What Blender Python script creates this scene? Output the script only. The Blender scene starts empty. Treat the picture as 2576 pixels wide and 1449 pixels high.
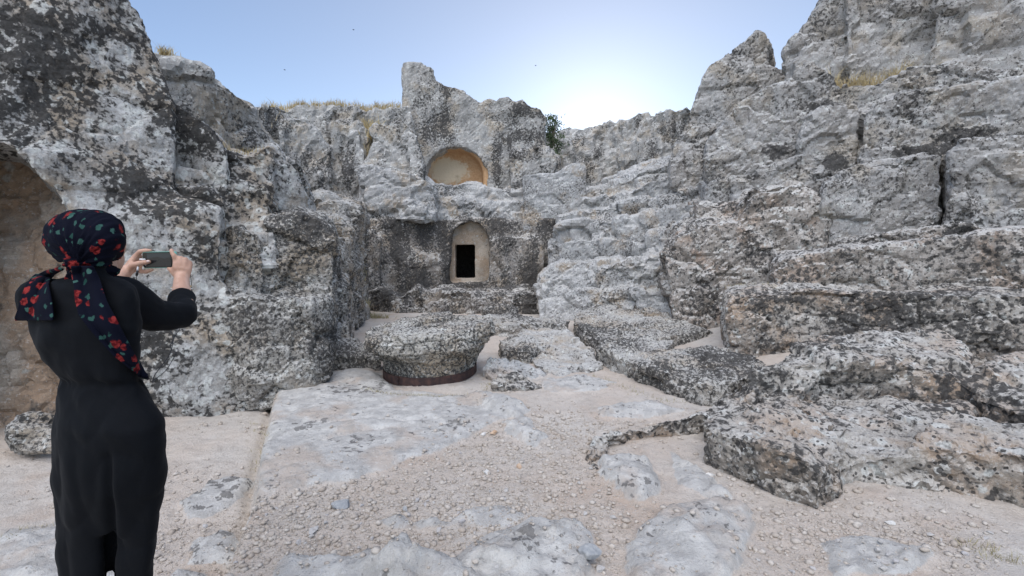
import bpy, bmesh, math, random
import numpy as np
from mathutils import Vector, Matrix, geometry
random.seed(7)
RNG = np.random.RandomState(11)
S = bpy.context.scene
COL = S.collection
# ------------------------------------------------------------------ camera, sky, sun, exposure
F, CX, CY = 1200.0, 1287.5, 724.5
PITCH = math.atan(99.5 / F)
CAMZ = 1.54
cam = bpy.data.objects.new('camera', bpy.data.cameras.new('camera'))
COL.objects.link(cam)
cam.location = (0, 0, CAMZ)
cam.rotation_euler = (math.pi / 2 - PITCH, 0, 0)
cam.data.sensor_width = 36
cam.data.lens = 36 * F / 2575
cam.data.clip_start = 0.05
cam.data.clip_end = 2000
S.camera = cam
cp, sp = math.cos(PITCH), math.sin(PITCH)
def ray(u, v):
    a = (u - CX) / F; b = -(v - CY) / F
    return (a, cp + b * sp, -sp + b * cp)
SUN_EL, SUN_AZ = math.radians(60), math.radians(195)       # azimuth measured from +Y towards +X
W = bpy.data.worlds.new('World'); S.world = W; W.use_nodes = True
wn = W.node_tree.nodes; wl = W.node_tree.links
sky = wn.new('ShaderNodeTexSky'); sky.sky_type = 'NISHITA'; sky.sun_disc = False
sky.sun_elevation = SUN_EL; sky.sun_rotation = SUN_AZ
sky.air_density = 1.0; sky.dust_density = 1.3; sky.ozone_density = 1.6; sky.altitude = 700
wl.new(sky.outputs[0], wn['Background'].inputs[0])
wn['Background'].inputs[1].default_value = 0.09
# bright low glow of the hidden sun behind the back wall, added to the sky
GLOW = Vector(ray(1500, 345)).normalized()
tc = wn.new('ShaderNodeTexCoord'); dt = wn.new('ShaderNodeVectorMath'); dt.operation = 'DOT_PRODUCT'
nm = wn.new('ShaderNodeVectorMath'); nm.operation = 'NORMALIZE'; wl.new(tc.outputs['Generated'], nm.inputs[0])
wl.new(nm.outputs[0], dt.inputs[0]); dt.inputs[1].default_value = GLOW
def wmath(op, a, b):
    n = wn.new('ShaderNodeMath'); n.operation = op
    for s_, v_ in ((n.inputs[0], a), (n.inputs[1], b)):
        if isinstance(v_, bpy.types.NodeSocket): wl.new(v_, s_)
        else: s_.default_value = v_
    return n.outputs[0]
ang = wmath('ARCCOSINE', wmath('MINIMUM', dt.outputs['Value'], 1.0), 0)
g1 = wmath('EXPONENT', wmath('MULTIPLY', wmath('POWER', wmath('DIVIDE', ang, .15), 1.4), -1.0), 0)
g2 = wmath('EXPONENT', wmath('MULTIPLY', wmath('POWER', wmath('DIVIDE', ang, .6), 1.6), -1.0), 0)
bg2 = wn.new('ShaderNodeBackground'); bg2.inputs[0].default_value = (1.0, .93, .84, 1)
wl.new(wmath('ADD', wmath('MULTIPLY', g1, .2), wmath('MULTIPLY', g2, .17)), bg2.inputs[1])
ad = wn.new('ShaderNodeAddShader'); wl.new(wn['Background'].outputs[0], ad.inputs[0]); wl.new(bg2.outputs[0], ad.inputs[1])
wl.new(ad.outputs[0], wn['World Output'].inputs[0])
sd = bpy.data.lights.new('sun', 'SUN'); sd.energy = 1.25; sd.angle = math.radians(75); sd.color = (1.0, 0.96, 0.91)  # broad soft fill added from behind the camera; the sun itself is hidden
so = bpy.data.objects.new('sun', sd); COL.objects.link(so)
dirv = Vector((math.sin(SUN_AZ) * math.cos(SUN_EL), math.cos(SUN_AZ) * math.cos(SUN_EL), math.sin(SUN_EL)))
so.rotation_euler = dirv.to_track_quat('Z', 'Y').to_euler()
S.view_settings.view_transform = 'Standard'; S.view_settings.look = 'None'
S.view_settings.gamma = 1; S.view_settings.use_curve_mapping = False
S.view_settings.exposure = 1.14

# ------------------------------------------------------------------ helpers
def P(u, v, Y):
    r = ray(u, v); t = Y / r[1]
    return Vector((r[0] * t, Y, CAMZ + r[2] * t))
def G(u, v, z=0.0):
    r = ray(u, v); t = (z - CAMZ) / r[2]
    return Vector((r[0] * t, r[1] * t, z))

def _hash(ix, iy, iz, seed):
    h = (ix * 374761393 + iy * 668265263 + iz * 2147483647 + seed * 974634777) & 0xffffffff
    h = ((h ^ (h >> 13)) * 1274126177) & 0xffffffff
    h = ((h ^ (h >> 15)) * 2246822519) & 0xffffffff
    return h ^ (h >> 13)
def noise(p, seed=0):
    """gradient noise about -1..1, p is (n,3)"""
    i = np.floor(p).astype(np.int64); f = (p - i).astype(np.float32)
    w = f * f * f * (f * (f * 6 - 15) + 10)
    out = None
    res = []
    for dx in (0, 1):
        for dy in (0, 1):
            for dz in (0, 1):
                h = _hash(i[:, 0] + dx, i[:, 1] + dy, i[:, 2] + dz, seed)
                gx = ((h & 1023) / 511.5 - 1); gy = (((h >> 10) & 1023) / 511.5 - 1); gz = (((h >> 20) & 1023) / 511.5 - 1)
                res.append(gx * (f[:, 0] - dx) + gy * (f[:, 1] - dy) + gz * (f[:, 2] - dz))
    a = [res[k] + (res[k + 4] - res[k]) * w[:, 0] for k in range(4)]
    b = [a[k] + (a[k + 2] - a[k]) * w[:, 1] for k in range(2)]
    return (b[0] + (b[1] - b[0]) * w[:, 2]) * 1.3
def fbm(p, octv=4, seed=0, gain=0.5):
    s = 0; a = 1.0
    for k in range(octv):
        s = s + a * noise(p * (2.03 ** k) + 17.3 * k, seed + k)
        a *= gain
    return s
def billow(p, octv=3, seed=0, gain=0.5):
    s = 0; a = 1.0
    for k in range(octv):
        s = s + a * (np.abs(noise(p * (2.03 ** k) + 9.1 * k, seed + k)) - 0.25)
        a *= gain
    return s
def cells(p, seed=0):
    """fractured blocks: (random value per block, distance to the joint)"""
    b = np.floor(p - .5).astype(np.int64); d1 = np.full(len(p), 9.0); d2 = d1.copy(); val = np.zeros(len(p))
    for dx in (0, 1):
        for dy in (0, 1):
            for dz in (0, 1):
                c = b + np.array([dx, dy, dz]); h = _hash(c[:, 0], c[:, 1], c[:, 2], seed)
                q = c + .5 + .42 * np.stack([(h & 1023) / 511.5 - 1, ((h >> 10) & 1023) / 511.5 - 1, ((h >> 20) & 1023) / 511.5 - 1], 1)
                d = np.sqrt(((p - q) ** 2).sum(1)); v = ((h >> 7) & 1023) / 511.5 - 1
                n = d < d1; d2 = np.where(n, d1, np.minimum(d2, d)); val = np.where(n, v, val); d1 = np.where(n, d, d1)
    return val, d2 - d1
def sstep(a, b, x):
    t = np.clip((x - a) / (b - a), 0, 1)
    return t * t * (3 - 2 * t)

class Geo:
    """collects closed shells"""
    def __init__(self): self.v = []; self.f = []
    def add(self, vs, fs):
        n = len(self.v); self.v += [tuple(p) for p in vs]; self.f += [tuple(i + n for i in f) for f in fs]; return self
    def hull(self, pts):
        bm = bmesh.new()
        for p in pts: bm.verts.new(p)
        bmesh.ops.convex_hull(bm, input=bm.verts[:])
        bm.verts.ensure_lookup_table()
        for vv in [v for v in bm.verts if not v.link_faces]: bm.verts.remove(vv)
        bm.verts.index_update()
        self.add([v.co for v in bm.verts], [[v.index for v in f.verts] for f in bm.faces]); bm.free(); return self
    def poly(self, pts, back=1.5, off=(0, 0)):
        """outline traced at real distances (u, v, Y), extruded back into a solid"""
        fr = [P(*p) for p in pts]; n = len(fr)
        tris = geometry.tessellate_polygon([[Vector((p[0], -p[1], 0)) for p in pts]])
        bk = [p + Vector((back * p.x / p.y + off[0], back, off[1])) for p in fr]
        fs = []
        for t in tris:
            fs.append(t); fs.append(tuple(i + n for i in reversed(t)))
        ar = sum(pts[i][0] * pts[(i + 1) % n][1] - pts[(i + 1) % n][0] * pts[i][1] for i in range(n))
        for i in range(n):
            j = (i + 1) % n
            fs.append((i, i + n, j + n, j) if ar > 0 else (j, j + n, i + n, i))
        self.add(fr + bk, fs); return self
    def ledge(self, pts, zb=0.0, back=2.0, rise=0.1, batter=0.12):
        """front top edge (u, v, Y); solid goes down to zb and back"""
        w = [P(*p) for p in pts]
        for a, b in zip(w, w[1:]):
            q = []
            for p in (a, b):
                z0 = zb if not callable(zb) else zb(p)
                dx = .85 * back * p.x / p.y
                q += [p, Vector((p.x, p.y - batter, z0)), p + Vector((dx, back, rise)), Vector((p.x + dx, p.y + back, z0))]
            self.hull(q)
        return self
    def ell(self, c, r, rot=None, seg=20, ring=12):
        vs = []; fs = []
        R = rot or Matrix.Identity(3)
        for i in range(ring + 1):
            t = math.pi * i / ring
            for j in range(seg):
                a = 2 * math.pi * j / seg
                vs.append(Vector(c) + R @ Vector((r[0] * math.sin(t) * math.cos(a), r[1] * math.sin(t) * math.sin(a), r[2] * math.cos(t))))
        for i in range(ring):
            for j in range(seg):
                a, b = i * seg + j, i * seg + (j + 1) % seg
                fs.append((a, a + seg, b + seg, b))
        self.add(vs, fs); return self
    def rings(self, rs):
        """rs: list of rings of equal length -> closed loft"""
        n = len(rs[0]); base = [p for r in rs for p in r]; fs = []
        for i in range(len(rs) - 1):
            for j in range(n):
                a, b = i * n + j, i * n + (j + 1) % n
                fs.append((a, b, b + n, a + n))
        fs.append(tuple(reversed(range(n)))); fs.append(tuple(range((len(rs) - 1) * n, len(rs) * n)))
        self.add(base, fs); return self
    def tube(self, pts, rad, seg=14, caps=True):
        pts = [Vector(p) for p in pts]; rs = []
        up = None
        for i, p in enumerate(pts):
            d = (pts[min(i + 1, len(pts) - 1)] - pts[max(i - 1, 0)]).normalized()
            if up is None:
                up = Vector((0, 0, 1)) if abs(d.z) < 0.9 else Vector((0, 1, 0))
            x = d.cross(up).normalized(); y = x.cross(d).normalized(); up = y
            r = rad[i] if hasattr(rad, '__len__') else rad
            rs.append([p + x * r * math.cos(2 * math.pi * k / seg) + y * r * math.sin(2 * math.pi * k / seg) for k in range(seg)])
        self.rings(rs)
        if caps:
            r0 = rad[0] if hasattr(rad, '__len__') else rad; r1 = rad[-1] if hasattr(rad, '__len__') else rad
            self.ell(pts[0], (r0,) * 3, seg=seg, ring=8); self.ell(pts[-1], (r1,) * 3, seg=seg, ring=8)
        return self
    def mesh(self, name='m'):
        me = bpy.data.meshes.new(name); me.from_pydata(self.v, [], self.f)
        bm = bmesh.new(); bm.from_mesh(me); bmesh.ops.recalc_face_normals(bm, faces=bm.faces[:]); bm.to_mesh(me); bm.free()
        me.update(); return me

def evalmods(me, mods):
    o = bpy.data.objects.new('tmp', me); COL.objects.link(o)
    for t, kw in mods:
        m = o.modifiers.new('m', t)
        for k, v in kw.items(): setattr(m, k, v)
    dg = bpy.context.evaluated_depsgraph_get(); dg.update()
    r = bpy.data.meshes.new_from_object(o.evaluated_get(dg))
    bpy.data.objects.remove(o); return r
def voxel(geo, vs, smooth=2, cut=None, presize=None):
    me = geo.mesh()
    if cut:
        me = evalmods(me, [('REMESH', dict(mode='VOXEL', voxel_size=vs))])
        for c in cut:
            co = bpy.data.objects.new('cut', c.mesh()); COL.objects.link(co)
            me = evalmods(me, [('BOOLEAN', dict(operation='DIFFERENCE', object=co, solver='EXACT'))])
            bpy.data.objects.remove(co)
    mods = [('REMESH', dict(mode='VOXEL', voxel_size=vs))]
    if smooth: mods.append(('SMOOTH', dict(factor=0.5, iterations=smooth)))
    return evalmods(me, mods)
def getco(me):
    n = len(me.vertices); a = np.empty(n * 3, np.float32); me.vertices.foreach_get('co', a); a = a.reshape(-1, 3).astype(np.float64)
    b = np.empty(n * 3, np.float32); me.vertex_normals.foreach_get('vector', b); return a, b.reshape(-1, 3).astype(np.float64)
def setco(me, a):
    me.vertices.foreach_set('co', a.astype(np.float32).ravel()); me.update()
def smoothshade(me):
    me.polygons.foreach_set('use_smooth', [True] * len(me.polygons)); me.update()
def tag(o, label=None, cat=None, group=None, kind=None):
    for k, v in (('label', label), ('category', cat), ('group', group), ('kind', kind)):
        if v: o[k] = v
    return o
def obj(name, me, mat, parent=None, origin=None, smooth=True):
    if smooth: smoothshade(me)
    if origin is not None:
        me.transform(Matrix.Translation(-Vector(origin)))
    me.name = name
    o = bpy.data.objects.new(name, me); COL.objects.link(o)
    if origin is not None: o.location = origin
    if mat and not me.materials: me.materials.append(mat)
    elif mat: me.materials[0] = mat
    if parent:
        o.parent = parent
        o.matrix_parent_inverse = Matrix.Translation(-parent.location) if parent.location.length else Matrix.Identity(4)
    return o
def empty(name, loc, **kw):
    o = bpy.data.objects.new(name, None); COL.objects.link(o); o.location = loc; tag(o, **kw); return o

# ------------------------------------------------------------------ materials
class NT:
    def __init__(self, name):
        self.m = bpy.data.materials.new(name); self.m.use_nodes = True
        self.t = self.m.node_tree; self.b = self.t.nodes['Principled BSDF']
        self.pos = self.t.nodes.new('ShaderNodeNewGeometry')
    def _in(self, s, v):
        if isinstance(v, bpy.types.NodeSocket): self.t.links.new(v, s)
        else: s.default_value = v
    def math(self, op, a, b=0.0, clamp=False):
        n = self.t.nodes.new('ShaderNodeMath'); n.operation = op; n.use_clamp = clamp
        self._in(n.inputs[0], a); self._in(n.inputs[1], b); return n.outputs[0]
    def noise(self, scale, detail=3, rough=0.5, vec=None, dist=0.0, stretch=None, seed=0.0):
        v = vec or self.pos.outputs['Position']
        mp = self.t.nodes.new('ShaderNodeMapping'); self.t.links.new(v, mp.inputs[0])
        mp.inputs['Location'].default_value = (seed, seed * 1.7, seed * 0.6)
        if stretch: mp.inputs['Scale'].default_value = stretch
        n = self.t.nodes.new('ShaderNodeTexNoise'); self.t.links.new(mp.outputs[0], n.inputs['Vector'])
        n.inputs['Scale'].default_value = scale; n.inputs['Detail'].default_value = detail
        n.inputs['Roughness'].default_value = rough; n.inputs['Distortion'].default_value = dist
        return n.outputs['Fac']
    def vor(self, scale, vec=None, feature='F1', rand=1.0, out='Distance', warp=0.0):
        v = vec or self.pos.outputs['Position']
        if warp:
            nn = self.t.nodes.new('ShaderNodeTexNoise'); nn.inputs['Scale'].default_value = scale * 1.3; nn.inputs['Detail'].default_value = 3
            self.t.links.new(v, nn.inputs['Vector'])
            vm = self.t.nodes.new('ShaderNodeVectorMath'); vm.operation = 'MULTIPLY_ADD'
            self.t.links.new(nn.outputs['Color'], vm.inputs[0]); vm.inputs[1].default_value = (warp,) * 3
            self.t.links.new(v, vm.inputs[2]); v = vm.outputs[0]
        n = self.t.nodes.new('ShaderNodeTexVoronoi'); n.feature = feature; self.t.links.new(v, n.inputs['Vector'])
        n.inputs['Scale'].default_value = scale; n.inputs['Randomness'].default_value = rand
        return n.outputs[out]
    def step(self, x, a, b):
        n = self.t.nodes.new('ShaderNodeMapRange'); n.interpolation_type = 'SMOOTHSTEP'
        self._in(n.inputs['Value'], x); self._in(n.inputs['From Min'], a); self._in(n.inputs['From Max'], b)
        return n.outputs[0]
    def mix(self, f, a, b):
        n = self.t.nodes.new('ShaderNodeMix'); n.data_type = 'RGBA'
        self._in(n.inputs[0], f)
        for s, c in ((n.inputs[6], a), (n.inputs[7], b)):
            if isinstance(c, bpy.types.NodeSocket): self.t.links.new(c, s)
            else: s.default_value = (*c, 1)
        return n.outputs[2]
    def attr(self, name, out='Fac'):
        n = self.t.nodes.new('ShaderNodeAttribute'); n.attribute_name = name; return n.outputs[out]
    def nz(self):
        s = self.t.nodes.new('ShaderNodeSeparateXYZ'); self.t.links.new(self.pos.outputs['Normal'], s.inputs[0]); return s.outputs['Z']
    def bump(self, h, strength, dist, prev=None):
        n = self.t.nodes.new('ShaderNodeBump'); self._in(n.inputs['Height'], h)
        n.inputs['Strength'].default_value = strength; n.inputs['Distance'].default_value = dist
        if prev: self.t.links.new(prev, n.inputs['Normal'])
        return n.outputs[0]
    def done(self, col, rough=0.9, normal=None, spec=0.15):
        self._in(self.b.inputs['Base Color'], col if isinstance(col, bpy.types.NodeSocket) else (*col, 1))
        self.b.inputs['Roughness'].default_value = rough; self.b.inputs['Specular IOR Level'].default_value = spec
        if normal: self.t.links.new(normal, self.b.inputs['Normal'])
        return self.m

def rock_mat(name, light=(.50, .49, .46), mid=(.33, .32, .30), warm=(.40, .31, .21), black=0.0, bigk=1.0, bscale=1.1,
             spot=15.0, warm_amt=0.0, white=0.0, top=0.35, dot=0.0, streak=0.0, seed=0.0, dark=(.042, .040, .038), contrast=.085, blobs=(), side=.35):
    t = NT(name)
    big = t.noise(bscale, 4, .55, seed=seed); mid_n = t.noise(4.5, 4, .6, seed=seed + 3); fine = t.noise(38, 4, .65, seed=seed + 5)
    sm = t.noise(spot, 4, .55, seed=seed + 9, dist=.3)
    wn_ = t.noise(1.6, 4, .6, seed=seed + 21)
    nz = t.nz()
    # base stone
    col = t.mix(t.step(t.math('ADD', mid_n, t.math('MULTIPLY', t.math('SUBTRACT', fine, .5), .5)), .34, .66), mid, light)
    wf = t.math('MULTIPLY', t.step(wn_, .50 - warm_amt * .25, .66 - warm_amt * .2), .75)
    col = t.mix(wf, col, warm)
    # pale lichen rosettes
    wv = t.vor(spot * .55, warp=.05)
    wm = t.math('MULTIPLY', t.step(t.math('SUBTRACT', t.math('ADD', .30 + white * .3, t.math('MULTIPLY', t.math('SUBTRACT', mid_n, .5), 1.2)), wv), 0, .12), .8)
    col = t.mix(wm, col, (.66, .67, .63))
    # brown on steep faces, in patches: staining, with their shade painted into it
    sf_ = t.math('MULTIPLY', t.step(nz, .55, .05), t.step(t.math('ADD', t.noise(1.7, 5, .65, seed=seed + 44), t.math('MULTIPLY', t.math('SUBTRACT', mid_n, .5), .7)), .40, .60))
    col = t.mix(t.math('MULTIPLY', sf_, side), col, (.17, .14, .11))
    # paler colour on upward-facing tops
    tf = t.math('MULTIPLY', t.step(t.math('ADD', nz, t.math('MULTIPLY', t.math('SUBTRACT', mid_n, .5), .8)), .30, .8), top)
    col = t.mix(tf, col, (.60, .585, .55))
    # grain
    g = t.noise(75, 3, .7, seed=seed + 2); g2 = t.noise(32, 5, .75, seed=seed + 12); g3 = t.noise(30, 5, .75, seed=seed + 52)
    col = t.mix(t.math('MULTIPLY', t.step(g, .50, .66), .3), col, (.16, .15, .14))
    col = t.mix(t.math('MULTIPLY', t.step(g2, .54, .62), .45), col, (.19, .18, .165))
    col = t.mix(t.math('MULTIPLY', t.step(g3, .57, .63), .5), col, (.68, .675, .65))
    # black lichen crust made of small merged spots
    val = t.math('ADD', sm, t.math('MULTIPLY', t.math('SUBTRACT', big, .5), bigk))
    val = t.math('ADD', val, t.math('MULTIPLY', t.math('SUBTRACT', t.noise(spot * 2.6, 2, .5, seed=seed + 14), .5), .35))
    if streak:
        st = t.noise(2.2, 4, .6, stretch=(1, 1, .16), seed=seed + 30)
        val = t.math('ADD', val, t.math('MULTIPLY', t.math('SUBTRACT', st, .5), streak))
    for (bu, bv, bY, ru, rv, ry, amt) in blobs:      # local patches: lichen colonies, and crevice shade painted into the colour
        c_ = P(bu, bv, bY); vm = t.t.nodes.new('ShaderNodeVectorMath'); vm.operation = 'SUBTRACT'
        t.t.links.new(t.pos.outputs['Position'], vm.inputs[0]); vm.inputs[1].default_value = c_
        v2 = t.t.nodes.new('ShaderNodeVectorMath'); v2.operation = 'MULTIPLY'; t.t.links.new(vm.outputs[0], v2.inputs[0])
        v2.inputs[1].default_value = (F / bY / ru, 1 / ry, F / bY / rv)
        v3 = t.t.nodes.new('ShaderNodeVectorMath'); v3.operation = 'LENGTH'; t.t.links.new(v2.outputs[0], v3.inputs[0])
        k_ = t.step(t.math('ADD', v3.outputs['Value'], t.math('MULTIPLY', t.math('SUBTRACT', mid_n, .5), 1.6)), 1.25, .55)
        val = t.math('ADD', val, t.math('MULTIPLY', k_, amt))
    th = .60 - black * .2
    bf = t.step(val, th, th + contrast)
    if dot:
        dv = t.vor(spot * 1.5, warp=.02)
        rr = t.math('ADD', .16 + .16 * dot, t.math('MULTIPLY', t.math('SUBTRACT', mid_n, .5), .9))
        df = t.step(t.math('SUBTRACT', rr, dv), 0, .05)
        bf = t.math('MAXIMUM', bf, df)
    b2 = t.step(t.math('ADD', val, t.math('MULTIPLY', t.math('SUBTRACT', fine, .5), .25)), t.math('SUBTRACT', th, .075) if not isinstance(th, float) else th - .075, th + .02)
    col = t.mix(t.math('MULTIPLY', b2, .55), col, (.15, .14, .125))
    dk = t.mix(t.step(fine, .35, .7), dark, tuple(c * 2.4 for c in dark))
    col = t.mix(t.math('MULTIPLY', bf, .88), col, dk)
    h = t.math('ADD', t.noise(30, 7, .75, seed=seed), t.math('MULTIPLY', bf, .10))
    nrm = t.bump(h, .75, .035)
    nrm = t.bump(t.noise(110, 3, .7), .5, .006, nrm)
    return t.done(col, .92, nrm)

def plain(name, c, c2):
    t = NT(name); return t.done(t.mix(t.step(t.noise(22, 4, .6), .35, .65), c, c2), .95, t.bump(t.noise(70, 5, .7), .6, .012), .1)
M = {}
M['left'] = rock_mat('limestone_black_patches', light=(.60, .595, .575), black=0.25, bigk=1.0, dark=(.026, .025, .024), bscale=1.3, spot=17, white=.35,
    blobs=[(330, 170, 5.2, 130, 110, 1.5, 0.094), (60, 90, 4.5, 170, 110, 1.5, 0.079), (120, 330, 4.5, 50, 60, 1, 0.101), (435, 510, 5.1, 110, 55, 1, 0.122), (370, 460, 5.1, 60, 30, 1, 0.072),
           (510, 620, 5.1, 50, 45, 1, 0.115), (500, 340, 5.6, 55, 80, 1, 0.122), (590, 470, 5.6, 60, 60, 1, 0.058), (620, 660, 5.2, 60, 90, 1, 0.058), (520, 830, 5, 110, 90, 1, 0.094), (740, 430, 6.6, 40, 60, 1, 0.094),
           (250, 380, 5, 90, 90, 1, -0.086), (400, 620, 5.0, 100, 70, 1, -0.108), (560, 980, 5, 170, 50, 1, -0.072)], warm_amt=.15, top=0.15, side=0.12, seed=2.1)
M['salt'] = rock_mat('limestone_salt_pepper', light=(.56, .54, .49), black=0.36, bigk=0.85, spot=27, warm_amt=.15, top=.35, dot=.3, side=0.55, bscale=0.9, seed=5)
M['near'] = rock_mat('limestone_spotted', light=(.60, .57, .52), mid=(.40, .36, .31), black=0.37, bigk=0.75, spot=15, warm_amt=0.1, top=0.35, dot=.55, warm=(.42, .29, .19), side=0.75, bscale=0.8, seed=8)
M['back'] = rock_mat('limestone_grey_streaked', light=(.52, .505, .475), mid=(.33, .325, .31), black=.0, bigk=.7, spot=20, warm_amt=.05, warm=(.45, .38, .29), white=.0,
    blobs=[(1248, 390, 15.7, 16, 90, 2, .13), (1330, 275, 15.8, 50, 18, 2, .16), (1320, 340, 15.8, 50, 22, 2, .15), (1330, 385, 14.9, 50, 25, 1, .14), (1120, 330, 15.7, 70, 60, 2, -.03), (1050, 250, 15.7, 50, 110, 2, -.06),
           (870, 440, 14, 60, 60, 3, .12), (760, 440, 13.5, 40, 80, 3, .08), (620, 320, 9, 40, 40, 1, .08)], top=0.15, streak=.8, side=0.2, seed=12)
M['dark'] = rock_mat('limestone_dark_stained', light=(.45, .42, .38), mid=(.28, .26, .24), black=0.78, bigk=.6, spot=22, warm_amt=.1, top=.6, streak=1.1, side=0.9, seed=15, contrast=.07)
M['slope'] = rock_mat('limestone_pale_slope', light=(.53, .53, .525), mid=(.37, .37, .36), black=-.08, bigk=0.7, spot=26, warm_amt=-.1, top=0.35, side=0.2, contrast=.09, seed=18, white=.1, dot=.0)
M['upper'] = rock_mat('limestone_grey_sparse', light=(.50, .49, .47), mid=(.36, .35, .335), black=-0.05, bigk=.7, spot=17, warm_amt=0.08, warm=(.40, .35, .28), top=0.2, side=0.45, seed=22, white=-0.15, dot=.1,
    blobs=[(1950, 380, 9.2, 30, 22, 1, .3), (2130, 400, 8.4, 32, 22, 1, .32), (2340, 378, 8, 90, 16, 1.2, .25), (2420, 340, 7.8, 50, 25, 1.2, .25), (2070, 265, 9, 35, 12, 1, .22), (1900, 445, 9.2, 30, 8, 1, .2)])  # these patches follow the crevices and paint their shade into the rock
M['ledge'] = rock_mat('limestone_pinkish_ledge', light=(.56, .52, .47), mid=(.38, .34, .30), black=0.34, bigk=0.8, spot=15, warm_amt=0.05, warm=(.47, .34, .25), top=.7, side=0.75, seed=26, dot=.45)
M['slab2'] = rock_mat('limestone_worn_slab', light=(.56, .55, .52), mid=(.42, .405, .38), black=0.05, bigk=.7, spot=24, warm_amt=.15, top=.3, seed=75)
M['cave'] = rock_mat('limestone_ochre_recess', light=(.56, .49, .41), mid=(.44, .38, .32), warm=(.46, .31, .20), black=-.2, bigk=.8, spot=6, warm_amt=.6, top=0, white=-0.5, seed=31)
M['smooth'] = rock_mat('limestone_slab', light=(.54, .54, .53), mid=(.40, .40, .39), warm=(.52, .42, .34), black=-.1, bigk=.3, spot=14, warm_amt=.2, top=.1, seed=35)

# ------------------------------------------------------------------ rock builder
def rock_disp(me, amp=.06, f0=1.2, lump=.03, lf=5.0, strata=0.0, sf=4.0, flute=0.0, seed=0, fine=0.008, facet=.05, ff=1.5, fz=1.7, vsz=.02):
    co, no = getco(me)
    wv = np.stack([noise(co * 0.9 + 5, 3), noise(co * 0.9 + 15, 4), noise(co * 0.9 + 25, 5)], 1) * .25
    p = co + wv
    far_ = .55 if vsz > .03 else .85
    d = amp * far_ * fbm(p * f0, 6, seed, .5) - lump * .3 - lump * far_ * billow(p * lf * 1.3, 4, seed + 20, .6)
    if facet:
        for fs_, fa_ in ((ff, facet), (ff * 2.7, facet * .38)):
            v_, e_ = cells((p + .06 * noise(p * 5, seed + 33)[:, None]) * np.array([fs_, fs_, fs_ * fz]) + seed, seed + 31)
            d = d + fa_ * v_ - fa_ * .55 * (1 - sstep(0, .16, e_))
    if strata:
        z = p[:, 2] * sf + .5 * noise(p * .7, seed + 40)
        fr = z - np.floor(z)
        wall = 1 - np.clip(np.abs(no[:, 2]) * 1.3, 0, 1)
        d = d + strata * wall * (np.minimum(fr * 1.3, 1) ** 2 * -1 + .5)
    if flute:
        d = d + flute * billow(p * np.array([3.0, 3.0, .7]), 3, seed + 60)
    if fine:
        d = d + fine * fbm(p * 19, 3, seed + 80, .6)
    setco(me, co + no * d[:, None])
    return me
ROCKS = []
def rock(name, geo, vs, mat, label, cat, smooth=1, cut=None, group=None, kind=None, **dk):
    me = voxel(geo, vs * 1.22, smooth, cut)
    dk.setdefault('facet', min(.085, vs * 1.7)); dk.setdefault('fz', .6 if name in ('rock_wall', 'rock_tower', 'tomb_facade', 'rock_outcrop') else 1.3); dk.setdefault('ff', 1.5 if vs > .025 else 2.2)
    dk['fine'] = max(dk.get('fine', .008), vs * .32)
    rock_disp(me, vsz=vs, **dk)
    co, _ = getco(me)
    c = co.mean(0); org = (float(c[0]), float(c[1]), float(co[:, 2].min()))
    o = obj(name, me, M[mat], origin=org, smooth=False)
    tag(o, label, cat, group, kind)
    ROCKS.append((name, len(me.polygons)))
    return o

# ------------------------------------------------------------------ ground
def pdist(x, y, poly):
    """signed distance to polygon, positive inside"""
    d = np.full(x.shape, 1e9); ins = np.zeros(x.shape, bool)
    n = len(poly)
    for i in range(n):
        ax, ay = poly[i]; bx, by = poly[(i + 1) % n]
        ex, ey = bx - ax, by - ay
        t = np.clip(((x - ax) * ex + (y - ay) * ey) / (ex * ex + ey * ey + 1e-12), 0, 1)
        d = np.minimum(d, np.hypot(x - ax - t * ex, y - ay - t * ey))
        c = ((ay > y) != (by > y)) & (x < (bx - ax) * (y - ay) / (by - ay + 1e-12) + ax)
        ins ^= c
    return np.where(ins, d, -d)
def gpoly(pts, z=0): return [tuple(G(u, v, z)[:2]) for u, v in pts]
SLAB = gpoly([(700, 968), (673, 1066), (656, 1133), (640, 1262), (879, 1212), (1090, 1146), (1215, 1083), (1330, 1030), (1210, 1000), (1000, 985), (930, 925), (800, 930)])
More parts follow.
